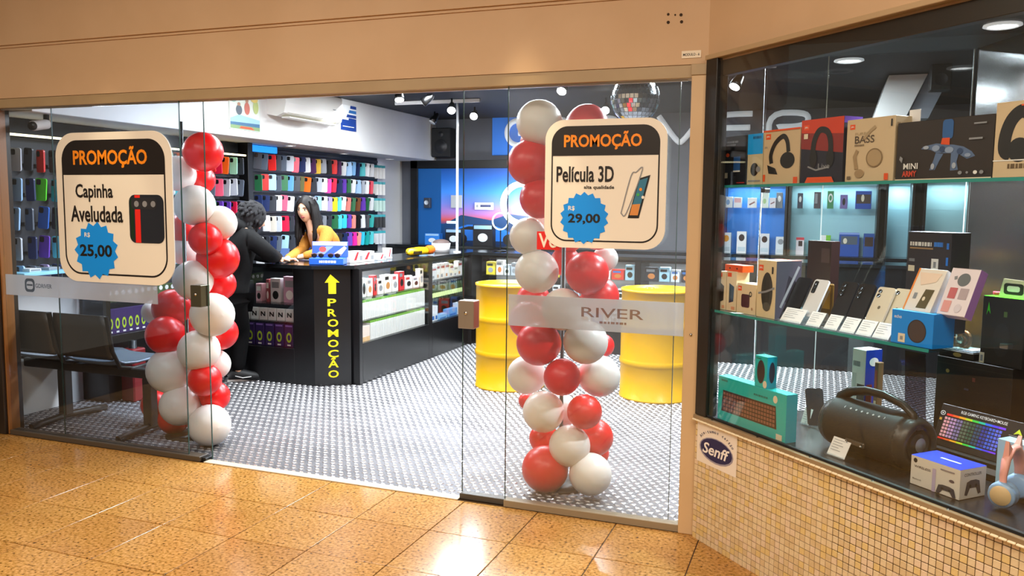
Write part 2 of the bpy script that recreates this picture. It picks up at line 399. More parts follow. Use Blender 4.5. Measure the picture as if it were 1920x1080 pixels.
mb = MB(); draw(mb, [('t', 'RIVER', .435, .42, .785, .72, .006, LOGO), ('d', .54, .24, .70, .31, LOGO)], (-1.43, Y0-.0045, .915), (.852, 0, 0), (0, 0, .153), (0, -1, 0)); mb.build('band_logo', w2)
mb = MB(); draw(mb, [('l', rrect(.14, .2, .21, .85, .02, .2), rrect(.152, .33, .198, .72, .015, .12), LOGOD), ('r', .155, .5, .195, .58, LOGOD), ('t', 'GDRIVER', .215, .42, .33, .62, .01, LOGOD)], (-4.845, Y0-.0045, .905), (1.2, 0, 0), (0, 0, .13), (0, -1, 0)); mb.build('band_logo', w1)
def lock(par, x, z, h, w_, col):
    m_ = MB().box((x-w_/2, Y0-.016, z-h/2), (x+w_/2, Y0+.058, z+h/2), col, .003); m_.cyl((x, Y0-.017, z+.01), (x, Y0-.021, z+.01), .008, CHROME, 10)
    m_.build('door_lock', par)
lock(d1, -3.332, .968, .125, .075, mat('#5d5a4a', .3, .6))
lock(d2, -1.652, .955, .14, .085, mat('#a4988a', .3, .5))
mb = MB().box((-3.4, Y0-.005, .0), (-3.30, Y0+.055, .022), mat('#17191b', .4), .002).build('floor_guide', d1)

# ------------------------------------------------------------------ PROMOTION SIGNS
SW = mat('#f7efe0', .5); SB = mat('#1b1310', .45); SO = mat('#ff9412', .45); SBL = mat('#0a98ff', .45)
def promo(label, pl, pr, pt, pb, xm, ym, shapes):
    xl = onY(pl, ym, Y0).x; xr = onY(pr, ym, Y0).x; zt = onY(xm, pt, Y0).z; zb = onY(xm, pb, Y0).z
    W_, H_ = xr-xl, zt-zb; r = .16
    o = thing('promotion_sign', label, 'sign', (xl, Y0-.011, zb))
    MB().prism([(x*W_, z*H_) for x, z in rrect(0, 0, 1, 1, r, r*W_/H_, 10)], 0, .007, SW).build('board', o)
    hd = [p for p in rrect(.06, .05, .94, .95, .13, .13*W_/H_, 10)]
    top = [p for p in hd if p[1] > .73]
    mb = MB(); draw(mb, [('l', rrect(.055, .05, .945, .95, .135, .135, 10), rrect(.067, .062, .933, .938, .124, .124, 10), SB), ('p', top + [(.06, .72), (.94, .72)], SB)], (0, 0, 0), (W_, 0, 0), (0, 0, H_), (0, -1, 0)); mb.build('sign_border', o)
    mb = MB(); draw(mb, [('t', 'PROMOÇÃO', .16, .765, .80, .905, .028, SO)], (0, -.0012, 0), (W_, 0, 0), (0, 0, H_), (0, -1, 0)); mb.build('sign_heading', o)
    for nm, sh in shapes:
        mb = MB(); draw(mb, sh, (0, -.0012, 0), (W_, 0, 0), (0, 0, H_), (0, -1, 0)); mb.build(nm, o)
    return o
red = mat('#f0281c', .4)
promo('large white promotion board for a velvet case at 25,00 on the left glass', 111, 327, 247, 531, 222, 385, [
    ('sign_text', [('t', 'Capinha', .17, .54, .50, .66, .022, SB), ('t', 'Aveludada', .12, .405, .58, .515, .022, SB)]),
    ('price_burst', [('p', star(.335, .215, .195, .165, 15), SBL), ('t', 'R$', .235, .30, .285, .335, .02, SW), ('t', '25,00', .19, .16, .475, .255, .03, INK)]),
    ('case_picture', [('p', rrect(.635, .275, .925, .59, .05, .05), mat('#20242e', .4)), ('r', .645, .30, .675, .56, mat('#123018', .4)), ('r', .685, .277, .73, .588, red),
                      ('p', rrect(.655, .495, .87, .57, .03, .03), mat('#2b2b30', .3)), ('e', .70, .53, .02, .02, GREY), ('e', .77, .53, .02, .02, GREY), ('e', .84, .53, .02, .02, GREY)])])
scr = mat('#3f7f9d', .3)
promo('white promotion board for a 3D screen film at 29,00 over the red balloons', 1023, 1250, 223, 466, 1137, 345, [
    ('sign_text', [('t', 'Película 3D', .10, .515, .58, .64, .022, SB), ('t', 'alta qualidade', .335, .455, .585, .49, .02, SB)]),
    ('price_burst', [('p', star(.34, .235, .205, .18, 18), SBL), ('t', 'R$', .205, .29, .26, .33, .02, SW), ('t', '29,00', .205, .185, .475, .27, .03, INK)]),
    ('phone_picture', [('p', [(.70, .24), (.79, .24), (.875, .57), (.79, .545)], INK), ('p', [(.715, .262), (.782, .262), (.855, .55), (.79, .53)], scr), ('p', [(.715, .262), (.782, .262), (.80, .35), (.735, .345)], mat('#e0924a', .4)),
                       ('s', [(.645, .275), (.69, .28), (.81, .61), (.76, .59), (.72, .56), (.645, .275)], .0025, GREY), ('e', .80, .46, .012, .012, SO), ('e', .82, .40, .012, .012, SW), ('e', .78, .42, .012, .012, mat('#3fae5a'))])])
# small red sticker on the glass beside the sign
o = tag(MB().box((onY(1007, 450, Y0).x, Y0-.0028, onY(1020, 468, Y0).z), (onY(1050, 450, Y0).x, Y0-.001, onY(1020, 434, Y0).z), mat('#e3231f', .5), .0005).build('red_sticker'), 'red sticker with white script, half tucked under the film promotion board', 'sticker')
mb = MB(); a = onY(1010, 464, Y0); b = onY(1050, 438, Y0); draw(mb, [('t', 'Vo', 0, 0, .9, 1, .02, SW)], (a.x, Y0-.003, a.z), (b.x-a.x, 0, 0), (0, 0, b.z-a.z), (0, -1, 0)); mb.build('sticker_text', o)
# number plate and old screw holes on the fascia
a = onY(1278, 110, Y0-.012); b = onY(1315, 94, Y0-.012)
o = tag(MB().box((a.x, Y0-.016, a.z), (b.x, Y0-.0125, b.z), mat('#efe2cb', .5), .0008).build('number_plate'), 'small cream number plate screwed above the door corner post', 'plate')
mb = MB(); draw(mb, [('t', 'MODULO - 6', .08, .3, .92, .66, .02, INK)], (a.x, Y0-.016, a.z), (b.x-a.x, 0, 0), (0, 0, b.z-a.z), (0, -1, 0)); mb.build('plate_text', o)
hm = mat('#3a2a1a', .8)
for px, py, rr in ((1253, 27, .006), (1253, 42, .007), (1277, 28, .007), (1278, 41, .007), (1266, 28, .004)):
    p = onY(px, py, Y0-.012); o = MB().cyl((p.x, Y0-.0135, p.z), (p.x, Y0-.011, p.z), rr, hm, 10).build('wall_plug'); tag(o, 'old brown wall plug, %s of the cluster above the number plate' % {(1253, 27): 'upper left', (1253, 42): 'lower left', (1277, 28): 'upper right', (1278, 41): 'lower right', (1266, 28): 'small middle'}[px, py], 'wall plug', 'wall plugs left in the fascia')

# ------------------------------------------------------------------ PHONE CASE WALL
CP = {'black': '#1b1b1e', 'charcoal': '#3c3f47', 'slate': '#5b6472', 'navy': '#22305c', 'blue': '#2f62b8', 'light blue': '#9cc3ea', 'sky blue': '#6fb0e6', 'aqua': '#59cfd6', 'cyan': '#22b9e0', 'teal': '#1aa3a0',
      'green': '#2c6b45', 'mint': '#9fd8b8', 'lime': '#58d32a', 'olive': '#6b6a45', 'yellow': '#f4dd1c', 'amber': '#f2c24a', 'orange': '#f46a1c', 'red': '#e02b28', 'crimson': '#e31f45', 'rose': '#ef5f7c',
      'pink': '#f0b7c4', 'salmon': '#f08a80', 'magenta': '#e0249a', 'purple': '#6a3fb0', 'plum': '#4a2450', 'lilac': '#b7a6dd', 'white': '#eeeff2', 'cream': '#e8dfd2', 'silver': '#c3c8d2', 'brown': '#7b4a2c', 'grey': '#8b8f98'}
RAIL = mat('#0d0d10', .5)
pan = thing('case_wall_panel', 'black slatted panel covered with hanging phone cases behind the counter', 'panel', (XL, 0, 0))
MB().box((0.001, 6.5, .92), (.035, 9.0, 2.06), RAIL, .003).build('back_board', pan)
for k in range(6): MB().box((.035, 6.52, 2.0-.2*k), (.055, 8.98, 2.026-.2*k), mat('#17181c', .4), .002).build('slat', pan)
pan2 = thing('case_wall_panel', 'dark panel of phone cases along the side wall behind the left glass', 'panel', (XL, 0, 0))
MB().box((0.001, 3.95, 1.04), (.035, 6.42, 2.055), mat('#10151f', .5), .003).build('back_board', pan2)
for k in range(5): MB().box((.035, 3.97, 1.93-.2*k), (.055, 6.40, 1.952-.2*k), mat('#17181c', .4), .002).build('slat', pan2)
tag(MB().box((XL+.002, 6.425, .9), (XL+.14, 6.495, 2.058), BLACK, .003).build('divider_post'), 'black upright dividing the two phone case panels', 'post')
CASEM = {}
def case_mesh(cn, h=.155, wd=.076):
    k = (cn, h, wd)
    if k not in CASEM:
        mb = MB(); mt = mat(CP[cn], .35); n = .012
        pts = rrect(-wd/2, -h, wd/2, 0, .013, .013, 3); mb.prism(pts, -.006, .006, mt)
        mb.prism(rrect(-wd/2+.006, -.046, -wd/2+.038, -.008, .008, .008, 2), -.0085, -.006, mat('#17171a', .25))
        CASEM[k] = mb
    return CASEM[k]
_CM = {}
def hang_case(cn, y, z, yaw, tilt, label, group, x=XL+.105, h=.155, wd=.076):
    k = (cn, h, wd)
    if k not in _CM:
        o = case_mesh(cn, h, wd).build('phone_case'); _CM[k] = o.data
    else:
        o = bpy.data.objects.new('phone_case', _CM[k]); COL.objects.link(o)
    o.location = (x, y, z); o.rotation_euler = (0, tilt, yaw)
    return tag(o, label, 'phone case', group)
ROWN = ['top', 'second', 'third', 'fourth', 'lowest']
ROWS = ['charcoal slate red charcoal slate silver crimson navy white plum amber grey black red plum white light_blue sky_blue navy aqua white white',
        'green red light_blue slate green sky_blue charcoal olive orange charcoal silver white magenta crimson navy purple green white light_blue silver white crimson',
        'navy navy charcoal white rose white charcoal white cream grey light_blue white lilac yellow aqua white salmon green brown purple green white',
        'charcoal white cream silver crimson charcoal plum navy silver white charcoal grey charcoal green aqua cyan purple salmon black white charcoal teal',
        'white charcoal navy slate light_blue charcoal black plum navy charcoal black cream lilac charcoal black navy purple magenta salmon cyan teal aqua']
for r, row in enumerate(ROWS):
    cs = row.split()
    for k, c in enumerate(cs):
        c = c.replace('_', ' ')
        y = 6.62 + k*.1 + random.uniform(-.012, .012)
        hang_case(c, y, 1.975-.2*r+random.uniform(-.006, .006), math.radians(random.uniform(8, 38)), math.radians(random.uniform(-3, 6)),
                  '%s phone case, %s from left in the %s row behind the counter' % (c, nth(k+1), ROWN[r]), 'phone cases in the %s row behind the counter' % ROWN[r])
ROWS2 = ['silver charcoal red charcoal green blue white navy charcoal silver teal white black red mint orange white green slate red crimson orange mint charcoal',
         'light_blue navy lime cyan purple navy white teal slate black charcoal navy red silver white aqua olive black white slate rose silver silver slate',
         'light_blue slate blue charcoal mint navy navy black plum white orange charcoal silver navy black white green blue magenta green purple purple crimson slate',
         'silver navy purple aqua plum charcoal blue black white mint rose charcoal navy navy red black silver cyan white green lilac cream charcoal black',
         'light_blue slate lilac navy charcoal silver navy blue black charcoal teal white plum black navy mint silver black charcoal navy slate black cream charcoal']
for r, row in enumerate(ROWS2):
    for k, c in enumerate(row.split()):
        c = c.replace('_', ' '); y = 4.06 + k*.1 + random.uniform(-.012, .012)
        hang_case(c, y, 1.915-.2*r+random.uniform(-.006, .006) - (.06 if k < 6 else 0), math.radians(random.uniform(-5, 20)), math.radians(random.uniform(-3, 6)),
                  '%s phone case, %s from left in the %s row behind left glass' % (c, nth(k+1), ROWN[r]), 'phone cases in the %s row behind the smoked glass' % ROWN[r])
# column of screen film packs on the white wall end
FT = mat('#2fa7b4', .4)
for r in range(5):
    for k in range(3):
        y = 8.93-.02+k*.085; z = 1.97-.2*r
        o = thing('film_pack', 'white film pack with teal header, %s in the %s row at the wall end' % (nth(k+1), ROWN[r]), 'film pack', (XL+.06, y, z), math.radians(25), 'screen film packs at the case wall end')
        MB().box((-.034, -.003, -.16), (.034, .003, 0), [WHITE, WHITE, mat('#c9e6dc', .4), mat('#24272d', .4), mat('#d8dade', .4)][r], .001).build('pack_sleeve', o)
        MB().box((-.035, -.004, -.028), (.035, .004, .002), FT, .001).build('header_card', o)
# lit blue header light box, LED strip, bulkhead downlights
o = tag(MB().box((XL+.01, 6.52, 1.99), (XL+.06, 6.98, 2.052), mat('#1f8ff0', .4, 0, 1.1), .003).build('light_box'), 'glowing blue light box above the left end of the case wall', 'light box')
o = tag(MB().box((-5.08, 3.96, 1.93), (-5.06, 6.4, 1.945), mat('#fff1c0', .4, 0, 3), .002).build('strip_light'), 'thin warm white strip light along the top of the cases behind left glass', 'strip light')
for k, px, py in ((0, 545, 273), (1, 645, 288), (2, 731, 298)):
    p = onZ(px, py, 2.058)
    o = thing('recessed_light', 'small round recessed light under the white bulkhead, %s from the left' % nth(k+1), 'downlight', (p.x, p.y, 2.058), 0, 'recessed lights under the bulkhead')
    MB().lathe([(.06, .004), (.062, -.004), (.045, -.006), (.045, -.001)], mat('#e8e8e8', .3), 18).build('trim_ring', o)
    MB().lathe([(.045, -.001), (.02, -.003), (0, -.003)], mat('#ffffff', .3, 0, 6), 18).build('diffuser', o)
# wall pieces on the bulkhead face x = -4.7
XBF = -4.699
a = onX(430, 250, XBF); b = onX(486, 187, XBF); z1 = 2.42; z0 = 2.12
o = tag(MB().box((XBF, a.y, z0), (XBF+.006, b.y, z1), mat('#cfd9cf', .4), .001).build('poster'), 'small colourful holiday poster on the white bulkhead left of the air conditioner', 'poster')
mb = MB(); c_ = lambda h: mat(h, .4)
draw(mb, [('r', .02, .02, .98, .98, c_('#dfe6da')), ('r', .02, .02, .98, .30, c_('#3f6d93')), ('r', .02, .02, .98, .12, c_('#7f9c6a')), ('p', [(.02, .3), (.3, .42), (.98, .33), (.98, .22), (.02, .2)], c_('#9cc6dd')), ('p', [(.3, .04), (.8, .03), (.7, .1), (.35, .1)], c_('#d9532f')),
          ('e', .3, .55, .10, .14, c_('#59646f')), ('e', .3, .71, .05, .05, c_('#b98668')), ('e', .56, .62, .09, .18, c_('#c86a58')), ('e', .56, .83, .05, .05, c_('#b98668')), ('e', .85, .7, .09, .2, c_('#b9c77a')), ('e', .12, .85, .12, .1, c_('#7fb0a0')), ('e', .8, .9, .12, .08, c_('#e6c96a'))],
     (XBF+.006, a.y, z0), (0, b.y-a.y, 0), (0, 0, z1-z0), (1, 0, 0)); mb.build('poster_print', o)
a = onX(638, 240, XBF); b = onX(667, 240, XBF)
o = tag(MB().box((XBF, a.y, 2.26), (XBF+.006, b.y, 2.52), mat('#f2f2f2', .4), .001).build('poster'), 'blue and white lighthouse-striped poster right of the air conditioner', 'poster')
mb = MB(); bl = c_('#1c3f8f'); draw(mb, [('r', 0, 0, 1, .42, bl), ('r', .5, .42, 1, .5, bl), ('p', [(.35, .52), (1, .52), (1, .64), (.42, .64)], bl), ('p', [(.5, .70), (1, .7), (1, .82), (.55, .82)], c_('#2d6fb5')), ('p', [(.6, .88), (1, .88), (1, 1), (.62, 1)], bl), ('r', .12, .14, .85, .17, WHITE)],
     (XBF+.006, a.y, 2.26), (0, b.y-a.y, 0), (0, 0, .26), (1, 0, 0)); mb.build('poster_print', o)
# air conditioner
ay0, ay1 = onX(500, 190, XBF).y, onX(646, 230, XBF+.18).y-.06
ac = thing('air_conditioner', 'white split air conditioner mounted high on the white bulkhead', 'air conditioner', (XBF, ay0, 2.27))
L = ay1-ay0; ACW = mat('#f1efea', .35)
prof = [(0, .02), (0, .30), (.14, .30), (.19, .26), (.205, .12), (.18, .03), (.10, 0)]
vs = [(x, 0, z) for x, z in prof] + [(x, L, z) for x, z in prof]; n = len(prof)
MB().add(vs, [tuple(range(n)), tuple(range(2*n-1, n-1, -1))] + [(i, (i+1) % n, n+(i+1) % n, n+i) for i in range(n)], ACW).build('body', ac)
MB().add([(.187, .05, .035), (.187, L-.05, .035), (.115, L-.05, .002), (.115, .05, .002)], [(0, 1, 2, 3)], mat('#c9c2ae', .5)).box((.11, .06, -.012), (.20, L-.06, .0), ACW, .003).build('louvre', ac)
MB().box((0, L-.001, .02), (.12, L+.05, .1), ACW, .004).build('pipe_cover', ac)
mb = MB(); draw(mb, [('r', 0, 0, 1, 1, GREY)], (.206, L*.8, .13), (0, .06, 0), (0, 0, .008), (1, 0, 0)); mb.build('badge', ac)
# security camera above the left glass
cc = thing('security_camera', 'black and white bullet camera under the bulkhead at the left glass', 'camera', (-4.78, 4.05, 2.058))
MB().cyl((0, 0, 0), (0, 0, -.05), .018, BLACK, 10).build('bracket', cc)
MB().cyl((0, .0, -.06), (.05, -.14, -.085), .032, mat('#e8e8e8', .3), 14).cyl((.05, -.14, -.085), (.056, -.155, -.088), .027, BLACK, 14).build('camera_body', cc)

# ------------------------------------------------------------------ SERVICE COUNTER
CB = mat('#101012', .28); CTOP = mat('#1c1f22', .12); CGL = glass_mat('counter_glass', (.97, .98, .98), 1)
CI = mat('#cfd2d2', .6)
ct = thing('service_counter', 'black shop counter with glazed cabinets and a chamfered corner marked PROMOÇÃO', 'counter')
cx, HT = -3.55, 1.0
B1, B2 = (-3.857, 5.69), (-3.62, 5.86)          # chamfer ends
# top slab follows the outline
pts = [(-4.9, 5.66), (B1[0]+.0, 5.66), (B2[0]+.05, B2[1]-.02), (cx+.03, 8.12), (1.6, 8.12), (1.6, 8.62), (cx-.5, 8.62), (cx-.5, 6.2), (-4.9, 6.2)]
n = len(pts); vs = [(x, y, HT-.03) for x, y in pts] + [(x, y, HT) for x, y in pts]
MB().add(vs, [tuple(range(n)), tuple(range(2*n-1, n-1, -1))] + [(i, (i+1) % n, n+(i+1) % n, n+i) for i in range(n)], CTOP).build('countertop', ct)
ph = HT-.03
q = [B1, B2, (B2[0]-.25, B2[1]+.2), (B1[0]-.1, B1[1]+.3)]
vs = [(x, y, 0) for x, y in q] + [(x, y, ph) for x, y in q]
MB().add(vs, [(0, 1, 2, 3), (4, 5, 6, 7)] + [(i, (i+1) % 4, 4+(i+1) % 4, 4+i) for i in range(4)], CB).build('corner_column', ct)
cdx = V((B2[0]-B1[0], B2[1]-B1[1], 0)); cl = cdx.length; cn_ = V((cdx.y, -cdx.x, 0)).normalized()
YEL = mat('#f5e21a', .45); mb = MB()
sh = [('p', [(.45, .955), (.29, .885), (.39, .885), (.39, .79), (.60, .79), (.60, .885), (.70, .885)], YEL)]
let = []
for k, ch in enumerate('PROMOÇÃO'):
    vt = .685 - k*.0875; hh = .064
    let.append(('t', ch, .36, vt-(.016 if ch == 'Ç' else 0), .65 if ch in 'MOÃÇ' else .60, vt+hh+(.018 if ch == 'Ã' else 0), .02, YEL))
draw(mb, sh, (*B1, 0), cdx, (0, 0, ph), cn_, .001, .0003); mb.build('corner_arrow', ct)
for q_ in let: mb = MB(); draw(mb, [q_], (*B1, 0), cdx, (0, 0, ph), cn_, .0016, .0003); mb.build('letter', ct)
# front cabinet (faces the mall)
fx0, fx1 = -4.9, -4.06
m_ = MB().box((fx1, 5.69, 0), (B1[0], 6.15, ph), CB, .002).box((fx0, 5.69, 0), (fx1, 6.15, .30), CB, .002).box((fx0, 5.69, .935), (fx1, 5.72, ph), CB, .002).box((fx0, 6.12, .3), (fx1, 6.15, ph), mat('#2a2a2e', .5)).box((fx0, 5.69, .3), (fx0+.03, 6.15, ph), CB)
m_.build('front_cabinet', ct)
MB().box((fx0+.03, 5.695, .66), (fx1, 6.12, .668), CGL).box((fx0+.03, 5.695, .512), (fx1, 6.12, .52), CGL).build('cabinet_shelf', ct)
MB().box((fx0+.03, 5.692, .30), (fx1, 5.697, .935), CGL).build('cabinet_glass', ct)
# side cabinets (face the doorway)
def side_cab(y0, y1, shelves):
    m_ = MB().box((cx-.45, y0, 0), (cx, y1, .345), CB, .002).box((cx-.03, y0, .945), (cx, y1, ph), CB, .002).box((cx-.45, y0, .345), (cx-.42, y1, ph), mat('#d5d7d9', .6))
    m_.build('side_cabinet', ct)
    s_ = MB()
    for z in shelves: s_.box((cx-.42, y0, z-.008), (cx-.004, y1, z), CGL)
    s_.build('cabinet_shelf', ct)
    MB().box((cx-.004, y0, .345), (cx, y1, .945), CGL).build('cabinet_glass', ct)
MB().box((cx-.45, B2[1]+.02, 0), (cx, 5.93, ph), CB, .002).build('cabinet_post', ct)
side_cab(5.93, 7.16, (.72, .53)); MB().box((cx-.45, 7.16, 0), (cx, 7.24, ph), CB, .002).build('cabinet_post', ct)
side_cab(7.24, 8.10, (.76, .55)); MB().box((cx-.45, 8.10, 0), (cx+.04, 8.6, ph), CB, .002).build('cabinet_post', ct)
# back run of the counter (parallel to the front)
def back_cab(x0, x1, shelves):
    MB().box((x0, 8.15, 0), (x1, 8.6, .30), CB, .002).box((x0, 8.15, .945), (x1, 8.18, ph), CB, .002).box((x0, 8.57, .3), (x1, 8.6, ph), mat('#d5d7d9', .6)).build('back_cabinet', ct)
    s_ = MB()
    for z in shelves: s_.box((x0, 8.154, z-.008), (x1, 8.57, z), CGL)
    s_.build('cabinet_shelf', ct)
    MB().box((x0, 8.15, .30), (x1, 8.154, .945), CGL).build('cabinet_glass', ct)
xs = [-3.47, -2.72, -1.75, -.95]
MB().box((-.89, 8.15, 0), (1.6, 8.6, ph), CB, .002).build('back_cabinet', ct)
for i in range(3):
    back_cab(xs[i]+.06, xs[i+1], (.76, .56)); MB().box((xs[i+1], 8.14, 0), (xs[i+1]+.06, 8.6, ph), CB, .002).build('cabinet_post', ct)
area('cabinet_light', (-4.45, 5.80, .925), .8, .03, 1.4, COOL); area('cabinet_light', (cx-.1, 6.54, .94), .03, 1.1, 5, COOL); area('cabinet_light', (cx-.1, 7.66, .94), .03, .8, 3.5, COOL)
for i in range(3): area('cabinet_light', ((xs[i]+xs[i+1])/2+.03, 8.25, .94), abs(xs[i+1]-xs[i])*.8, .03, 3.2, COOL)

# ---- boxes: a generic printed carton built about its bottom front edge
def carton(name, label, cat, loc, size, col, rz=0, front=(), side=(), top=(), group=None, tilt=0, flap=True, bev=.0015, side_left=False):
    W_, D_, H_ = size
    mt = col if not isinstance(col, str) else mat(col, .4)
    o = thing(name, label, cat, loc, rz, group)
    if tilt: o.rotation_euler = (tilt, 0, rz)
    MB().box((-W_/2, 0, 0), (W_/2, D_, H_), mt, bev).build('box_body', o)
    for nm, sh, O, U, W2, N in (('front_print', front, (-W_/2, 0, 0), (W_, 0, 0), (0, 0, H_), (0, -1, 0)), ('side_print', side, (W_/2, 0, 0), (0, D_, 0), (0, 0, H_), (1, 0, 0)), ('top_print', top, (-W_/2, 0, H_), (W_, 0, 0), (0, D_, 0), (0, 0, 1))):
        if sh: mb = MB(); draw(mb, sh, O, U, W2, N); mb.build(nm, o)
    return o
def copy_tree(o, par=None):
    c = o.copy(); COL.objects.link(c)
    if par: c.parent = par
    for ch in list(o.children): copy_tree(ch, c)
    return c
def rep(src, loc, label=None, rz=None):
    c = copy_tree(src); c.location = loc
    if rz is not None: c.rotation_euler.z = rz
    if label: c['label'] = label
    return c
rc = random.choice
# front cabinet stock
pb = None
for k in range(9):
    x = -4.84+.088*k; lab = 'white earphone box with black N print, %s in the front cabinet row' % nth(k+1)
    if pb is None: pb = carton('earphone_box', lab, 'box', (x, 5.74, .520), (.078, .03, .10), '#d9d7d3', 0, [('p', [(.2, .3), (.34, .3), (.34, .52), (.64, .3), (.78, .3), (.78, .7), (.64, .7), (.64, .46), (.34, .7), (.2, .7)], INK)], group='white N boxes in the front cabinet')
    else: rep(pb, (x, 5.74, .520), lab)
pb = None
for k in range(8):
    x = -4.83+.098*k; lab = 'purple cable box with green loop, %s in the lowest front cabinet row' % nth(k+1)
    if pb is None: pb = carton('cable_box', lab, 'box', (x, 5.74, .301), (.085, .04, .19), '#39265c', 0, [('o', .5, .42, .3, .22, .55, mat('#b7d430', .4)), ('r', .3, .05, .7, .12, WHITE), ('r', .1, .9, .9, .97, mat('#8c6fc0', .4))], group='purple cable boxes in the front cabinet')
    else: rep(pb, (x, 5.74, .301), lab)
for k, (c, h, wd, lb) in enumerate([('#d9a9b4', .15, .06, 'pink rounded earphone case on the front cabinet shelf'), ('#a14c52', .19, .03, 'thin dark red cable pack on the front cabinet shelf'), ('#d9d9db', .2, .1, 'white charger box on the front cabinet shelf'), ('#c99db5', .22, .12, 'pink speaker box at the right end of the front cabinet shelf'), ('#2a2b30', .17, .07, 'black cable pack at the left end of the front cabinet shelf')]):
    carton('stock_box', lb, 'box', ([-4.47, -4.38, -4.30, -4.16, -4.6][k], 5.78, .669), (wd, .06, h), c, 0, [('r', .15, .6, .85, .85, rc([WHITE, GREY])), ('e', .5, .3, .3, .18, rc([INK, WHITE]))])
# side cabinet 1: assorted top shelf and two rows of thin white packs
items = [('#d8d6d2', .16, .07, 'white mouse box with a black oval, first on the upper side shelf'), ('#ece8e4', .15, .09, 'white headset box, second on the upper side shelf'), ('#d02a2a', .17, .05, 'narrow red box, third on the upper side shelf'), ('#e8e2dd', .13, .10, 'white box with a red corner on the upper side shelf'),
         ('#efe6dc', .16, .12, 'cream adaptor box in the middle of the upper side shelf'), ('#e6e2e0', .15, .11, 'white speaker box left of the wide red box'), ('#d62f33', .17, .10, 'wide red box on the upper side shelf'), ('#e9e4e2', .12, .14, 'white router box right of the wide red box'), ('#efece8', .10, .12, 'low white box on the upper side shelf'), ('#e7d9c8', .17, .07, 'beige box with orange top at the post end')]
y = 5.98
for k, (c, h, wd, lb) in enumerate(items):
    fr = [('r', .08, .72, .6, .9, rc([mat('#c63a3a', .4), GREY, INK])), ('e', .5, .4, .28, .2, rc([INK, GREY, mat('#c98a4a', .4)]))] if k else [('e', .5, .45, .33, .3, INK)]
    carton('stock_box', lb, 'box', (cx-.035, y+wd/2, .721), (wd, .05, h), c, PI/2, fr); y += wd+.018
TP = None
for r, (z, h) in enumerate(((.531, .145), (.346, .15))):
    for k in range(38):
        yy = 5.965+k*.0312
        lab = 'thin white film pack with green tip, %s in the %s side cabinet row' % (nth(k+1), ('upper', 'lower')[r])
        grp = 'white film packs in the %s row of the side cabinet' % ('upper', 'lower')[r]
        if r and k in (0, 1, 2, 3, 4): continue
        if TP is None:
            TP = carton('film_pack', lab, 'film pack', (cx-.03, yy, z), (.027, .10, h), '#e6e6e4', PI/2, [('r', .42, .1, .58, .8, mat('#c8cbd0', .4))], group=grp)
            MB().box((-.012, .002, h), (.012, .098, h+.018), mat('#7fb54a', .4), .001).build('green_tip', TP)
        else: q = rep(TP, (cx-.03, yy, z), lab); q['group'] = grp; q.rotation_euler.z = PI/2
for k, (c, wd, lb) in enumerate([('#ead9cf', .15, 'peach and white carton at the left of the lower side row')]):
    carton('stock_box', lb, 'box', (cx-.03, 6.02, .346), (wd, .1, .13), c, PI/2, [('r', .0, .0, 1, .3, mat('#d9b07a', .4))])
for k, (yy, c, wd, lb) in enumerate([(6.12, '#c9c6c4', .1, 'grey sleeve lying on the upper film pack row, left end'), (6.3, '#a8a9ad', .14, 'silver sleeve lying on the upper film pack row'), (6.52, '#2f4f9a', .18, 'dark blue sleeve lying on the upper film pack row')]):
    carton('sleeve_box', lb, 'box', (cx-.05, yy, .6945), (wd, .09, .022), c, PI/2, [('r', .1, .2, .9, .8, WHITE)])
carton('sleeve_box', 'light blue sleeve lying on the lower film pack row', 'box', (cx-.05, 6.42, .5145), (.34, .09, .012), '#8fb0da', PI/2, [('r', .05, .2, .5, .8, WHITE)])
# side cabinet 2
y = 7.30
for k in range(7):
    wd, h = rc([.07, .09, .1]), rc([.1, .13, .15])
    carton('stock_box', 'white carton with small print, %s from the post on the far upper side shelf' % nth(k+1), 'box', (cx-.035, y+wd/2, .761), (wd, .05, h), rc(['#ece9e4', '#e3e3e3', '#efe4d8']), PI/2, [('r', .1, .1, .5, .3, rc([GREY, mat('#c58a5a', .4)])), ('r', .1, .7, .9, .85, rc([GREY, mat('#a23b3b', .4)]))], group='white cartons on the far upper side shelf'); y += wd+.012
CB_ = None
for k in range(15):
    yy = 7.29+k*.053
    if CB_ is None:
        CB_ = thing('aerosol_bottle', 'dark green bottle with pale label, first on the far side cabinet shelf', 'bottle', (cx-.06, yy, .551), 0, 'green bottles in the far side cabinet')
        MB().lathe([(.0, 0), (.021, 0), (.021, .1), (.014, .125), (.014, .15), (0, .15)], mat('#33481f', .25), 12).build('bottle_body', CB_)
        MB().lathe([(.0215, .03), (.0215, .075)], mat('#b9c784', .5), 12).build('bottle_label', CB_)
        MB().lathe([(.0, .178), (.012, .176), (.012, .15)], mat('#16181a', .4), 10).build('cap', CB_)
    else: rep(CB_, (cx-.06, yy, .551), 'dark green bottle with pale label, %s on the far side cabinet shelf' % nth(k+1))
for k, (yy, wd, h, c, lb) in enumerate([(7.34, .06, .15, '#e8edf4', 'white and blue box standing first on the low far shelf'), (7.41, .06, .15, '#dfe8f4', 'white and blue box standing second on the low far shelf'), (7.56, .2, .05, '#8fc0ee', 'pale blue flat box on the low far shelf'), (7.80, .22, .08, '#6da9e6', 'sky blue carton on the low far shelf'), (7.99, .12, .12, '#dfe6ee', 'white carton at the end of the low far shelf')]):
    carton('stock_box', lb, 'box', (cx-.04, yy, .346), (wd, .06, h), c, PI/2, [('r', .15, .1, .85, .35, mat('#2f6fc0', .4))])
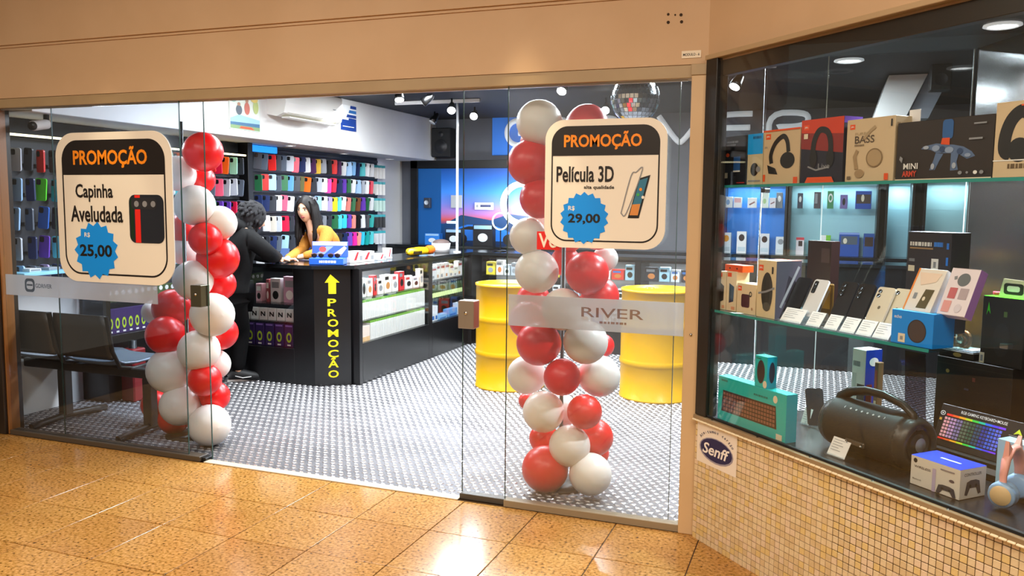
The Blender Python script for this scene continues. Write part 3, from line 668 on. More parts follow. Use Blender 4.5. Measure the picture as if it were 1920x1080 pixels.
# back run stock
PAL = ['#eae6e0', '#e2e4e6', '#cfd6dc', '#b9c3cc', '#e8d3c0', '#d33a34', '#2f5fb0', '#2b2e36', '#d8c23a', '#9fc7d8', '#d9dde2']
for i in range(3):
    for r, z in enumerate((.301, .561, .761)):
        x = xs[i]+.09; k = 0
        while x < xs[i+1]-.10:
            wd = random.uniform(.06, .13); h = random.uniform(.1, (.2, .16, .16)[r]); c = random.choice(PAL if r else PAL[:7])
            cname = ['ivory', 'white', 'pale grey', 'grey', 'peach', 'red', 'blue', 'black', 'yellow', 'light blue', 'silver'][PAL.index(c)]; k += 1
            carton('stock_box', '%s carton, %s on the %s shelf of the %s back cabinet' % (cname, nth(k), ('bottom', 'middle', 'upper')[r], nth(i+1)), 'box', (x+wd/2, 8.2, z), (wd, .08, h), c, 0,
                   [('r', .1, .68, .75, .86, rc([GREY, mat('#3f6fb0', .4), INK])), ('e', .5, .36, .28, .2, rc([INK, GREY, mat('#c47a3f', .4)]))], group='cartons in the back cabinets'); x += wd+.015
# things on the counter
dd = thing('sunglasses_display', 'blue counter display box holding two pairs of sunglasses on the counter corner', 'display', (-3.80, 5.78, HT+.0005), math.radians(20))
MB().box((-.14, 0, 0), (.14, .16, .055), mat('#1f5fd0', .35), .004).build('tray', dd)
MB().box((-.15, .145, .055), (.15, .16, .185), mat('#3f63c4', .35), .003).build('back_card', dd)
mb = MB(); draw(mb, [('r', .02, .75, .98, .98, mat('#dfe3ee', .4)), ('p', [(.05, .1), (.4, .7), (.6, .7), (.3, .1)], mat('#8fa3e6', .4)), ('p', [(.6, .2), (.9, .72), (.97, .6), (.8, .1)], mat('#d9c9e6', .4)), ('e', .3, .5, .1, .18, mat('#e0574a', .4))], (-.15, .145, .055), (.3, 0, 0), (0, 0, .13), (0, -1, 0)); draw(mb, [('d', .3, .3, .8, .65, WHITE)], (-.14, 0, 0), (.28, 0, 0), (0, 0, .055), (0, -1, 0)); mb.build('card_print', dd)
for k, xx in enumerate((-.075, .06)):
    gq = tag(MB().sph((-.028, 0, .03), (.024, .006, .02), BLACK, 12, 8).sph((.028, 0, .03), (.024, .006, .02), BLACK, 12, 8).tube([(-.055, 0, .038), (-.028, -.003, .047), (0, -.002, .04), (.028, -.003, .047), (.055, 0, .038)], .003, mat('#5a2c22', .3), 6).tube([(-.055, 0, .038), (-.056, .05, .036)], .0025, BLACK, 6).tube([(.055, 0, .038), (.056, .05, .036)], .0025, BLACK, 6).build('sunglasses'), ('dark sunglasses in the blue tray, nearer the customer', 'dark sunglasses in the blue tray, nearer the doorway')[k], 'sunglasses')
    p = V((-3.80, 5.78, HT)) + Matrix.Rotation(math.radians(20), 4, 'Z') @ V((xx, .03, .046)); gq.location = p; gq.rotation_euler.z = math.radians(20)
for k, (x, y, wd, h, c, lb) in enumerate([(-3.72, 6.12, .14, .10, '#e9e2df', 'white leaflet box with red mark behind the sunglasses display'), (-3.72, 6.30, .16, .09, '#efe9e6', 'white folded carton on the counter beyond the sunglasses display'), (-3.70, 6.52, .10, .06, '#d9e4ec', 'pale blue card box on the counter top'), (-3.72, 6.70, .06, .10, '#c9ccd2', 'small clear stand with silver pack on the counter')]):
    carton('counter_box', lb, 'box', (x, y, HT+.0005), (wd, .07, h), c, math.radians(70), [('p', [(.3, .2), (.55, .9), (.7, .9), (.5, .2)], mat('#d2303a', .4)), ('r', .75, .2, .95, .6, GREY)])
yb = thing('snack_pack', 'yellow and orange pack lying on the counter near the far post', 'pack', (-3.72, 7.28, HT+.001), math.radians(75))
MB().tube([(-.17, 0, .035), (-.15, 0, .04), (.0, 0, .045), (.10, 0, .045), (.13, 0, .04)], [.01, .035, .04, .036, .03], mat('#f4bd12', .35), 10).build('pack_body', yb)
MB().tube([(.11, 0, .045), (.14, 0, .05), (.2, 0, .052), (.22, 0, .045)], [.038, .046, .044, .01], mat('#f0701c', .35), 10).build('orange_end', yb)
mb = MB(); draw(mb, [('d', 0, 0, 1, 1, INK)], (-.12, -.043, .02), (.12, 0, 0), (0, 0, .03), (0, -1, 0)); mb.build('pack_print', yb)
bw_ = thing('white_bowl', 'white round tub with dark contents on the counter before the blue mural', 'tub', (-3.76, 7.87, HT+.001))
MB().lathe([(0, 0), (.085, 0), (.1, .1), (.094, .1), (.08, .01), (0, .01)], mat('#eeeaea', .4), 24).build('tub_body', bw_)
MB().sph((0, 0, .1), (.09, .09, .04), mat('#5b4a46', .7), 14, 8).build('contents', bw_)
carton('counter_box', 'pale blue tissue box lying on the far counter corner', 'box', (-3.75, 7.6, HT+.0005), (.14, .09, .025), '#a9c9ea', math.radians(80), [('r', .2, .2, .8, .8, WHITE)])

# ------------------------------------------------------------------ BACK OF THE SHOP
def label_frame(px0, py0, px1, py1, label, Y=9.60):
    a = onY(px0, py1, Y); b = onY(px1, py0, Y)
    o = tag(MB().box((a.x, Y, a.z), (b.x, Y+.006, b.z), mat('#f0f1f3', .4), .001).build('wall_label'), label, 'label')
    mb = MB(); draw(mb, [('r', .3, .35, .88, .7, mat('#3b3f66', .5)), ('e', .14, .5, .06, .2, GREY)], (a.x, Y, a.z), (b.x-a.x, 0, 0), (0, 0, b.z-a.z), (0, -1, 0)); mb.build('label_print', o)
# blue mural behind a black frame
mz0, mz1, mx0, mx1 = .95, 1.96, -4.93, -2.9
mu = thing('mural_panel', 'backlit blue and pink sunset mural with a sports car in a black frame', 'mural', (mx0, 9.64, mz0))
MB().box((0, 0, 0), (mx1-mx0, .04, mz1-mz0), mat('#123f78', .4), .002).build('panel_board', mu)
mw, mh = mx1-mx0, mz1-mz0
def E_(h, e): return mat(h, .4, 0, e)
def mural_mat():
    m, n, l, b = nodes_mat('mural_gradient'); tc = n.new('ShaderNodeTexCoord'); sp = n.new('ShaderNodeSeparateXYZ'); cr = n.new('ShaderNodeValToRGB')
    l.new(tc.outputs['Generated'], sp.inputs[0]); l.new(sp.outputs[2], cr.inputs[0]); e = cr.color_ramp.elements
    st = [(.0, '#0a1c38'), (.30, '#123c6c'), (.36, '#b8504e'), (.44, '#9a6aa8'), (.56, '#6a78c8'), (.70, '#3b7dd4'), (.85, '#2560b4'), (1, '#1a4790')]
    e[0].position, e[1].position = 0, 1
    for p_, h in st[1:-1]: e.new(p_)
    for q_, (p_, h) in zip(sorted(e, key=lambda q: q.position), st): q_.color = (*lin(h), 1)
    l.new(cr.outputs[0], b.inputs['Base Color']); l.new(cr.outputs[0], b.inputs['Emission Color']); b.inputs['Emission Strength'].default_value = .55; b.inputs['Roughness'].default_value = .3
    return m
sh = [('r', 0, 0, 1, 1, mural_mat())]
sh += [('r', 0, 0, .16, 1, E_('#0f4a86', .5)), ('p', [(.18, .3), (.3, .42), (.5, .36), (.62, .44), (1, .36), (1, .2), (.18, .2)], E_('#14365e', .5)), ('p', [(.2, .12), (.24, .24), (.34, .3), (.52, .3), (.62, .22), (.72, .2), (.72, .1), (.2, .1)], E_('#1c5fb0', .6)), ('e', .3, .12, .04, .07, INK), ('e', .62, .12, .04, .07, INK), ('p', [(.28, .24), (.35, .28), (.48, .28), (.54, .23)], INK), ('r', .2, .31, .28, .34, E_('#d8f0ff', 1.2))]
mb = MB(); draw(mb, sh, (0, 0, 0), (mw, 0, 0), (0, 0, mh), (0, -1, 0)); mb.build('mural_print', mu)
MB().box((-.1, -.03, 0), (0, .04, mh+.10), BLACK, .003).box((-.1, -.03, mh), (mw, .04, mh+.10), BLACK, .003).box((mw, -.03, 0), (mw+.05, .04, mh+.1), BLACK, .003).build('frame', mu)
label_frame(890, 380, 925, 393, 'white printed label on the mural above the ring lamp table', 9.60)
label_frame(888, 424, 922, 436, 'white printed label low on the mural beside the thin ring', 9.60)
a = onY(846, 366, 9.6); tag(MB().box((a.x, 9.59, a.z-.16), (a.x+.15, 9.605, a.z), mat('#b9bcc0', .5), .002).build('notice_sheet'), 'grey notice sheet fixed on the sunset mural', 'notice')
a = onY(797, 390, 9.6); o = tag(MB().box((a.x, 9.56, a.z), (a.x+.085, 9.62, a.z+.13), mat('#3a3f4c', .4), .004).cyl((a.x+.04, 9.555, a.z+.07), (a.x+.04, 9.56, a.z+.07), .03, mat('#cfd6e0', .3), 14).build('wall_gadget'), 'small dark wall gadget with round dial on the mural', 'gadget')
for k, (px, py, c, wd, h, lb) in enumerate([(810, 440, '#2f7fd8', .2, .14, 'blue console box standing before the mural'), (850, 450, '#10141c', .22, .2, 'black equipment box before the mural'), (905, 455, '#10131a', .26, .26, 'black monitor standing on the back shelf by the labels')]):
    p = onY(px, py, 9.35); carton('back_shelf_box', lb, 'box', (p.x, 9.35, HT+.001), (wd, .1, h), c, 0, [('r', .05, .8, .95, .97, mat('#9cc4ea', .4)), ('e', .5, .4, .25, .2, mat('#dfe6ee', .4))])
# back shelf ledge that carries them
sl = thing('back_ledge', 'black ledge cabinet along the back wall under the mural', 'cabinet', (0, 0, 0))
MB().box((-5.19, 9.25, .97), (XR-.01, YB-.08, 1.0), CTOP, .002).build('ledge_top', sl); MB().box((-5.19, 9.3, 0), (XR-.01, YB-.08, .97), CB, .002).build('ledge_body', sl)
# ring lamp and second unlit ring on stands
def ring_lamp(px, py, Y, R, r, mt, label):
    p = onY(px, py, Y); o = thing('ring_lamp', label, 'lamp', (p.x, Y, HT))
    MB().tube([(R*math.cos(2*PI*k/32), 0, p.z-HT+R*math.sin(2*PI*k/32)) for k in range(32)], r, mt, 10, closed=True).build('ring', o)
    MB().cyl((0, .01, 0), (0, .01, p.z-HT-R), .008, BLACK, 8).lathe([(0, 0), (.07, 0), (.07, .012), (0, .016)], BLACK, 16).build('stand', o)
ring_lamp(978, 382, 9.35, .235, .035, mat('#eaf6ff', .4, 0, 14), 'large bright white ring lamp half hidden by the red balloons')
ring_lamp(938, 415, 8.4, .09, .009, mat('#dfe8f4', .4, 0, .8), 'thin pale ring lamp standing left of the bright ring')
area('ring_glow', (-3.6, 9.22, 1.5), .3, .3, 10, COOL, (PI/2, 0, 0))
# shop sign letters on the back wall
sg = thing('shop_sign', 'raised white rounded shop sign letters across the dark back wall', 'sign', (0, YB-.05, 2.24))
SGW = mat('#e9ecf0', .4, 0, .35)
mb = MB().box((-3.92, .02, -.12), (-3.50, .045, .36), mat('#1b6fd0', .4, 0, .35), .004).build('blue_square', sg)
def letter(pts, closed=False, r=.032):
    pts = chaikin(list(pts)+([pts[0]] if closed else []))
    if closed: pts = pts[:-1]
    MB().tube([(x, 0, z) for x, z in pts], r, SGW, 8, closed=closed, sx=1).build('letter', sg)
H_ = .30
letter([(-3.44, H_), (-3.62, H_), (-3.70, H_-.07), (-3.72, .15), (-3.70, .07), (-3.62, 0), (-3.46, 0), (-3.44, .02), (-3.44, .14), (-3.56, .14)])
letter([(-3.22, 0), (-3.22, H_), (-2.98, H_), (-2.88, H_-.08), (-2.88, .08), (-2.98, 0)], True)
letter([(-2.66, 0), (-2.66, H_), (-2.38, H_), (-2.32, H_-.06), (-2.36, .15), (-2.62, .15), (-2.42, .13), (-2.3, 0)])
letter([(-2.08, 0), (-2.08, H_)])
letter([(-1.84, H_), (-1.62, 0), (-1.56, 0), (-1.34, H_)])
for z in (0, .15, H_): pass
letter([(-.80, 0), (-1.08, 0), (-1.13, .03), (-1.13, H_-.03), (-1.08, H_), (-.80, H_)]); letter([(-1.1, .15), (-.82, .15)])
letter([(-.62, -.02), (-.62, H_), (-.26, H_), (-.20, H_-.07), (-.26, .15), (-.58, .15), (-.40, .14), (-.22, -.02)])
# black loudspeaker on the wall above the mural
p = onY(825, 275, 9.5); sp_ = thing('wall_speaker', 'black box loudspeaker high on the back wall beside the bulkhead end', 'speaker', (p.x, 9.52, 2.10))
MB().box((-.13, 0, 0), (.13, .17, .36), BLACKM, .008).build('cabinet', sp_); MB().lathe([(.09, 0), (.085, .01), (.03, -.015), (0, -.01)], mat('#222226', .4), 20, Matrix.Translation((0, -.001, .13)) @ Matrix.Rotation(PI/2, 4, 'X')).build('woofer', sp_)
MB().lathe([(.035, 0), (.03, .008), (0, .004)], mat('#222226', .4), 16, Matrix.Translation((0, -.001, .28)) @ Matrix.Rotation(PI/2, 4, 'X')).build('tweeter', sp_)
# white pole from ceiling to counter
pq = onY(857, 462, 8.0)
tag(MB().cyl((pq.x, 8.0, HT), (pq.x, 8.0, ZC), .013, mat('#d9dade', .3), 12).cyl((pq.x, 8.0, HT), (pq.x, 8.0, HT+.012), .04, mat('#d9dade', .3), 14).build('white_pole'), 'thin white pole from the counter corner up to the black ceiling', 'pole')
# track lights
BULB = mat('#ffffff', .3, 0, 18)
def track(x0, y0, x1, y1, label):
    o = thing('light_track', label, 'track', (0, 0, ZC)); MB().box((min(x0, x1)-.012, min(y0, y1)-.012, -.035), (max(x0, x1)+.012, max(y0, y1)+.012, 0), mat('#c9c9cc', .4), .002).build('rail', o)
def tspot(p, tgt, label, lit=True, power=40, grp='track spotlights on the black ceiling', body=BLACK):
    o = thing('track_spotlight', label, 'spotlight', p, 0, grp); d = (V(tgt)-V(p)).normalized()
    MB().cyl((0, 0, 0), (0, 0, max(ZC-p[2]-.034, .005)), .01, body, 8).build('stem', o)
    MB().tube([d*-.07, d*-.05, d*.02, d*.055], [.012, .028, .042, .045], body, 14, cap=True).build('lamp_head', o)
    MB().cyl(d*.056, d*.060, .040, BULB if lit else mat('#cfd2d6', .2), 14).build('lens', o)
    if lit: spot('track_spot_light', V(p)+d*.08, tgt, power, COOL, 58, .5, .04)
track(-4.3, 7.9, -3.35, 7.9, 'pale light track across the ceiling left of the white pole')
track(-2.6, 6.6, -.4, 6.6, 'pale light track over the yellow drums')
P1 = onZ(748, 177, 2.49); tspot(P1, (-3.0, 5.9, .2), 'lit spotlight nearest the bulkhead on the black ceiling')
P2 = onZ(847, 201, 2.46); tspot(P2, (-2.6, 5.2, .3), 'lit spotlight by the top of the white pole')
P3 = onZ(802, 186, 2.50); tspot(P3, (-5, 7, 1.5), 'unlit spotlight between the bulkhead and the white pole', False)
P4 = onZ(1056, 163, 2.50); tspot(P4, (-2.2, 4.6, .2), 'lit spotlight above the red top balloon')
P5 = onZ(890, 214, 2.47); tspot(P5, (-2.9, 5.0, .6), 'lit spotlight deep on the ceiling right of the pole')
P6 = onZ(815, 222, 2.47); tspot(P6, (-4.6, 8.0, 1.5), 'unlit dark spotlight near the end of the white bulkhead', False)
P7 = onZ(1136, 202, 2.45); tspot(P7, (-1.6, 4.8, .3), 'lit spotlight behind the top red balloon', True, 30)
P8 = onZ(1383, 152, 2.46); tspot(P8, (P8.x-1, P8.y-1.5, 0), 'lit spotlight seen through the upper left corner of the window bay', True, 30)
# disco ball
db = thing('mirror_ball', 'silver mirror ball hanging inside above the film promotion board', 'mirror ball', (-1.10, 5.0, 2.148))
mir = mat('#cdd3da', .08, 1); mb = MB(); R = .148; nl = 17
for i in range(nl):
    a0, a1 = PI*i/nl+.01, PI*(i+1)/nl-.01; nn = max(6, int(36*math.sin((a0+a1)/2)))
    for k in range(nn):
        t0, t1 = 2*PI*k/nn+.015, 2*PI*(k+1)/nn-.015
        mb.add([(R*math.sin(a)*math.cos(t), R*math.sin(a)*math.sin(t), R*math.cos(a)) for a, t in ((a0, t0), (a1, t0), (a1, t1), (a0, t1))], [(0, 1, 2, 3)], mir)
o = mb.build('mirror_tile', db); o['kind'] = 'stuff'
MB().sph((0, 0, 0), R-.003, mat('#70747a', .3, .6), 28, 18).build('core', db)
MB().cyl((0, 0, R-.004), (0, 0, R+.03), .02, CHROME, 12).cyl((0, 0, R+.03), (0, 0, ZC-2.148), .003, BLACK, 6).build('hanger', db)

# yellow oil drums
DY = mat('#e2ab08', .32); DY2 = mat('#d8a208', .35)
def drum(loc, label):
    o = thing('oil_drum', label, 'drum', loc, random.uniform(0, 3), 'yellow oil drums')
    R = .285; p = [(0, .012), (R-.02, .012), (R-.012, 0), (R+.006, 0), (R+.006, .016), (R, .02)]
    for z in (.29, .575): p += [(R, z-.03), (R+.004, z-.02), (R+.010, z), (R+.004, z+.02), (R, z+.03)]
    p += [(R, .84), (R+.007, .845), (R+.007, .862), (R-.008, .862), (R-.012, .842), (0, .842)]
    MB().lathe(p, DY, 48).build('drum_body', o)
    MB().lathe([(.034, .842), (.034, .852), (0, .853)], DY2, 14, Matrix.Translation((.19, 0, 0))).build('bung_cap', o)
    MB().lathe([(.02, .842), (.02, .85), (0, .851)], DY2, 12, Matrix.Translation((-.2, .03, 0))).build('vent_cap', o)
drum((-2.41, 6.38, 0), 'yellow oil drum standing left of the right balloon column')
drum((-1.2, 6.47, 0), 'yellow oil drum beside the door post, right of the balloons')

# ------------------------------------------------------------------ BALLOON COLUMNS
def balloon_mat(name, h):
    m, n, l, b = nodes_mat(name); b.inputs['Base Color'].default_value = (*lin(h), 1); b.inputs['Roughness'].default_value = .33
    b.inputs['Subsurface Weight'].default_value = .25; b.inputs['Subsurface Radius'].default_value = (.05, .03, .03); b.inputs['Subsurface Scale'].default_value = .3
    return m
BR, BW = balloon_mat('red_latex', '#e8161a'), balloon_mat('white_latex', '#f1ece6')
def balloon_column(label, bx, by, top, items, lay):
    o = thing('balloon_column', label, 'balloon column', (bx, by, 0))
    MB().cyl((0, 0, .01), (0, 0, top), .011, BLACK, 10).build('pole', o)
    MB().lathe([(0, 0), (.15, 0), (.15, .012), (.03, .022), (0, .022)], BLACK, 24).build('base_plate', o)
    proto = {}
    for px, py, r, c, k in items:
        p = onY(px, py, by+lay[k]); R = r/F*((p-CAMP).dot(_f2)); p.z = max(p.z, R*1.0+.003)
        ax = V((p.x-bx, p.y-by, 0)); d = V((-ax.x, -ax.y, -.02)); d = d.normalized() if d.length > .01 else V((0, 1, 0))
        if c not in proto:
            mb = MB(); mt = BR if c == 'R' else BW; pr = []
            for i in range(15):
                a = PI*i/14; z = math.cos(a); rr = math.sin(a)
                if z < -.5: z *= 1 + .06*((-z-.5)/.5)
                pr.append((max(rr, 0) if i not in (0, 14) else 0, z))
            mb.lathe(pr, mt, 24); mb.lathe([(.03, -1.04), (.045, -1.09), (.075, -1.15), (.0, -1.13)], mt, 10)
            q = mb.build('balloon', o); proto[c] = q.data
        else:
            q = bpy.data.objects.new('balloon', proto[c]); COL.objects.link(q); q.parent = o
        q['label'] = 'red balloon' if c == 'R' else 'white balloon'
        q.scale = (R, R, R); q.location = (p.x-bx, p.y-by, p.z); q.rotation_euler = d.to_track_quat('-Z', 'Y').to_euler()
LB = [(381, 285, 37, 'R', 1), (333, 325, 33, 'W', 1), (376, 337, 27, 'R', 2), (365, 385, 38, 'W', 0), (412, 418, 32, 'W', 1), (385, 448, 31, 'R', 0), (409, 484, 39, 'R', 1), (345, 468, 29, 'W', 2), (362, 525, 37, 'W', 0), (412, 533, 30, 'R', 2),
      (398, 590, 41, 'W', 0), (414, 624, 32, 'R', 2), (322, 578, 36, 'R', 1), (288, 585, 22, 'W', 2), (310, 628, 36, 'R', 0), (373, 657, 39, 'W', 0), (404, 683, 28, 'W', 2), (318, 695, 42, 'W', 0), (384, 712, 31, 'R', 0), (403, 743, 28, 'R', 1), (292, 759, 27, 'R', 2), (338, 760, 38, 'W', 0), (393, 798, 39, 'W', 0), (326, 806, 28, 'R', 1), (350, 600, 26, 'R', 2), (345, 430, 30, 'R', 2), (350, 730, 26, 'W', 2)]
RB = [(1011, 230, 43, 'W', 0), (1101, 235, 40, 'R', 1), (994, 305, 43, 'R', 0), (1005, 268, 30, 'R', 2), (1045, 300, 32, 'W', 1), (1012, 372, 38, 'R', 0), (990, 443, 35, 'W', 0), (1015, 425, 30, 'W', 2), (1006, 509, 41, 'W', 0), (1101, 512, 41, 'R', 0), (1000, 562, 32, 'R', 2), (1135, 485, 24, 'W', 2), (1126, 555, 35, 'R', 1),
      (1055, 580, 40, 'W', 0), (990, 600, 36, 'R', 1), (1010, 644, 42, 'R', 0), (1098, 641, 42, 'W', 0), (1130, 648, 22, 'R', 2), (987, 703, 36, 'W', 1), (1054, 707, 35, 'R', 0), (1124, 705, 39, 'W', 1), (988, 752, 16, 'R', 2), (1019, 772, 39, 'W', 0), (1096, 772, 33, 'R', 0), (1056, 770, 30, 'W', 2), (1115, 820, 35, 'R', 1), (1020, 822, 28, 'R', 1), (1068, 836, 39, 'W', 0),
      (1022, 889, 44, 'R', 0), (1107, 889, 40, 'W', 0), (1118, 850, 24, 'R', 2), (1090, 300, 36, 'R', 1), (1085, 380, 38, 'W', 1), (1060, 440, 36, 'R', 2), (1120, 435, 34, 'R', 1), (1060, 490, 28, 'R', 2)]
balloon_column('red and white balloon column half behind the sliding glass on the left side', onY(350, 600, 4.16).x, 4.16, onY(335, 228, 4.16).z, LB, (-.14, -.02, .13))
balloon_column('red and white balloon column behind the right glass, under the film board', onY(1055, 600, 4.16).x, 4.16, 1.86, RB, (-.14, -.0, .14))

# ------------------------------------------------------------------ BENCH behind the left glass
bn = thing('waiting_bench', 'dark metal waiting bench with two seats behind the left glass', 'bench', (-4.50, 4.12, 0))
BM = mat('#57524c', .35, .5); BF = mat('#3b3834', .4, .3); BS = mat('#7d8896', .3, .4)
MB().box((-.64, -.035, .36), (.52, .035, .42), BF, .006).build('beam', bn)
for sx in (-.30, .44):
    MB().box((sx-.035, -.03, .05), (sx+.035, .03, .36), BF, .004).build('leg', bn)
    MB().tube([(sx, -.27, .022), (sx, -.2, .03), (sx, 0, .045), (sx, .25, .03), (sx, .33, .022)], .024, BF, 8).build('foot', bn)
def seat(xc):
    W2 = .232; rows = []; N = 9
    prof = [(-.12, .47), (-.06, .445), (.05, .435), (.18, .44), (.30, .45), (.37, .44), (.395, .42)]
    for nm, pr, mt in (('seat_pad', prof, BS), ('seat_back', [(-.20, .78), (-.19, .70), (-.17, .60), (-.155, .52), (-.15, .49)], BM)):
        vs = []; fs = []
        for i, (y, z) in enumerate(pr):
            for k in range(N):
                u = -1+2*k/(N-1); ed = .02*(u**4)
                vs.append((xc+W2*u*(1-.06*(i in (0, len(pr)-1))), y, z+(ed if nm == 'seat_pad' else 0)))
        n0 = len(vs); vs += [(x, y+(.012 if nm == 'seat_back' else 0), z-(.014 if nm == 'seat_pad' else 0)) for x, y, z in vs]
        for i in range(len(pr)-1):
            for k in range(N-1):
                a = i*N+k; fs += [(a, a+1, a+N+1, a+N), (n0+a, n0+a+N, n0+a+N+1, n0+a+1)]
        R_ = len(pr)-1
        for k in range(N-1): fs += [(k, n0+k, n0+k+1, k+1), (R_*N+k, R_*N+k+1, n0+R_*N+k+1, n0+R_*N+k)]
        for i in range(R_): fs += [(i*N, (i+1)*N, n0+(i+1)*N, n0+i*N), (i*N+N-1, n0+i*N+N-1, n0+(i+1)*N+N-1, (i+1)*N+N-1)]
        MB().add(vs, fs, mt, True).build(nm, bn)
    for s in (-1, 1):
        MB().tube([(xc+s*.24, -.205, .78), (xc+s*.24, -.165, .55), (xc+s*.24, -.11, .44), (xc+s*.24, 0, .415), (xc+s*.24, .25, .425)], .013, BF, 8).build('seat_bracket', bn)
seat(-.42); seat(.07)
tag(MB().box((-4.91, 4.70, .0), (-4.78, 4.83, .40), mat('#8c1f24', .4), .01).cyl((-4.845, 4.765, .4), (-4.845, 4.765, .46), .03, BLACK, 10).build('red_canister'), 'dark red canister on the floor behind the waiting bench', 'canister')
# low glazed cabinet along the side wall
lc = thing('side_cabinet', 'low dark cabinet with lit shelf top under the cases behind left glass', 'cabinet', (0, 0, 0))
MB().box((XL+.001, 4.62, .0), (-4.94, 5.62, .5), CB, .002).box((XL+.001, 4.62, .5), (XL+.03, 5.62, 1.0), mat('#2a3440', .5)).box((-4.97, 4.62, .5), (-4.94, 4.66, 1.0), CB).box((-4.97, 5.58, .5), (-4.94, 5.62, 1.0), CB).build('cabinet_body', lc)
MB().box((XL+.001, 3.95, 1.0), (-4.92, 5.62, 1.02), mat('#8fd0ea', .3, 0, .25), .002).build('cabinet_top', lc)  # cyan light on the glass top put in as colour and glow
MB().box((XL+.03, 4.66, .74), (-4.95, 5.58, .748), CGL).build('cabinet_shelf', lc)
CB3 = None
for k in range(14):
    yy = 4.70+k*.064
    if CB3 is None: CB3 = carton('cable_box', 'purple cable box with green loop, first in the low side cabinet', 'box', (-4.985, yy, .501), (.066, .04, .19), '#39265c', PI/2, [('o', .5, .42, .3, .22, .55, mat('#b7d430', .4)), ('r', .3, .05, .7, .12, WHITE)], group='purple cable boxes in the low side cabinet')
    else: rep(CB3, (-4.985, yy, .501), 'purple cable box with green loop, %s in the low side cabinet' % nth(k+1))
CB4 = None
for k in range(14):
    yy = 4.70+k*.064
    if CB4 is None: CB4 = carton('charger_box', 'small green and white charger box, first in the low side cabinet', 'box', (-4.985, yy, .749), (.062, .04, .09), '#4c5d33', PI/2, [('e', .5, .7, .3, .2, WHITE)], group='green charger boxes in the low side cabinet')
    else: rep(CB4, (-4.985, yy, .749), 'small green and white charger box, %s in the low side cabinet' % nth(k+1))
for k in range(9):
    carton('flat_case_box', '%s case box lying on the lit side shelf, %s from the left' % (('white', 'grey', 'tan', 'blue', 'white', 'black', 'cyan', 'silver', 'white')[k], nth(k+1)), 'box', (-5.0, 4.1+k*.15, 1.0205), (.09, .15, .02), ('#e8e8ea', '#9aa0a8', '#c79a6a', '#3f78c0', '#eeeeee', '#24262c', '#39b6d8', '#c3c8d0', '#f0f0f0')[k], PI/2, [('r', .1, .2, .9, .8, GREY)])

# ------------------------------------------------------------------ DISPLAY WINDOW (45 degree bay)
ZB, ZS1, ZS2, ZT = .572, 1.597, 1.055, 2.165
PA, PB_ = V((.56, 3.95, 0)), V((1.31, 1.94, 0))       # dark end wall
def slab(poly, z0, z1, mt, name, par=None):
    n = len(poly); vs = [(p[0], p[1], z0) for p in poly] + [(p[0], p[1], z1) for p in poly]
    return MB().add(vs, [tuple(range(n)), tuple(range(2*n-1, n-1, -1))] + [(i, (i+1) % n, n+(i+1) % n, n+i) for i in range(n)], mt).build(name, par)
e0, e1 = wpt(0, .03, 0), wpt(2.55, .03, 0)
poly = [e0, e1, (1.40, 1.98, 0), (.66, 3.97, 0), (-.47, 3.97, 0), (-.47, 3.76, 0)]
DECK = mat('#1b1c1f', .25)
struct(slab(poly, .50, ZB, DECK, 'floor.002'))
struct(slab(poly, ZT, ZT+.06, mat('#1f1f23', .45), 'ceiling.002'))
struct(slab([PA, PB_, PB_+V((.1, .05, 0)), PA+V((.1, .05, 0))], 0, ZT, mat('#2b2826', .12), 'wall_window_end'))
JAMB = mat('#221c17', .35)
struct(MB().box((-.492, 3.74, 0), (-.45, 3.97, ZT+.06), JAMB, .002).build('wall_window_left'))
MW = Matrix.Translation(WO) @ Matrix.Rotation(WROT, 4, 'Z')
struct(MB().box((.0, -.012, .575), (.075, .05, 2.14), JAMB, .002, MW).build('trim_11'))
struct(MB().box((.0, .02, 2.06), (2.56, .06, ZT), JAMB, .002, MW).build('trim_12'))
struct(MB().box((.0, -.02, 2.132), (2.56, .03, 2.152), mat('#b29873', .45), .002, MW).build('trim_13'))
struct(MB().box((2.56, -.02, 0), (4.2, .1, 2.15), PLASTER, .002, MW).build('wall_right'))
# sill: metal strip with screws, black gasket
SILL = noise_paint('sill_metal', '#8a7354', '#9c8464', 6, .35, 0)
sl_ = struct(MB().box((.0, -.022, .556), (2.56, .03, .574), SILL, .002, MW).build('windowsill'))
for k in range(9): p = MB().lathe([(.006, 0), (.004, .0025), (0, .003)], mat('#3d352b', .4, .6), 10, MW @ Matrix.Translation((.12+.29*k, -.008, .574))).build('screw', sl_)
MB().box((.0, -.004, .574), (2.56, .012, .584), mat('#111111', .6), .001, MW).build('gasket', sl_)
w3 = struct(MB().box((.075, -.001, .58), (2.56, .005, 2.134), glass_mat('window_glass', (.97, .985, .98), 1.0), 0, MW).build('window_3'))
# glass back of the bay, three panes with bright edges
BGL = glass_mat('bay_back_glass', (.92, .95, .96), 1.0); EDGW = mat('#dfe9ea', .2)
xq = [-.445, onY(1552, 175, 3.955).x, .553]
for k in range(2):
    o = struct(MB().box((xq[k]+.002, 3.952, ZB), (xq[k+1]-.004, 3.960, ZT), BGL).build('window_%d' % (4+k)))
    MB().box((xq[k+1]-.004, 3.951, ZB), (xq[k+1], 3.961, ZT), EDGW).build('pane_edge', o)
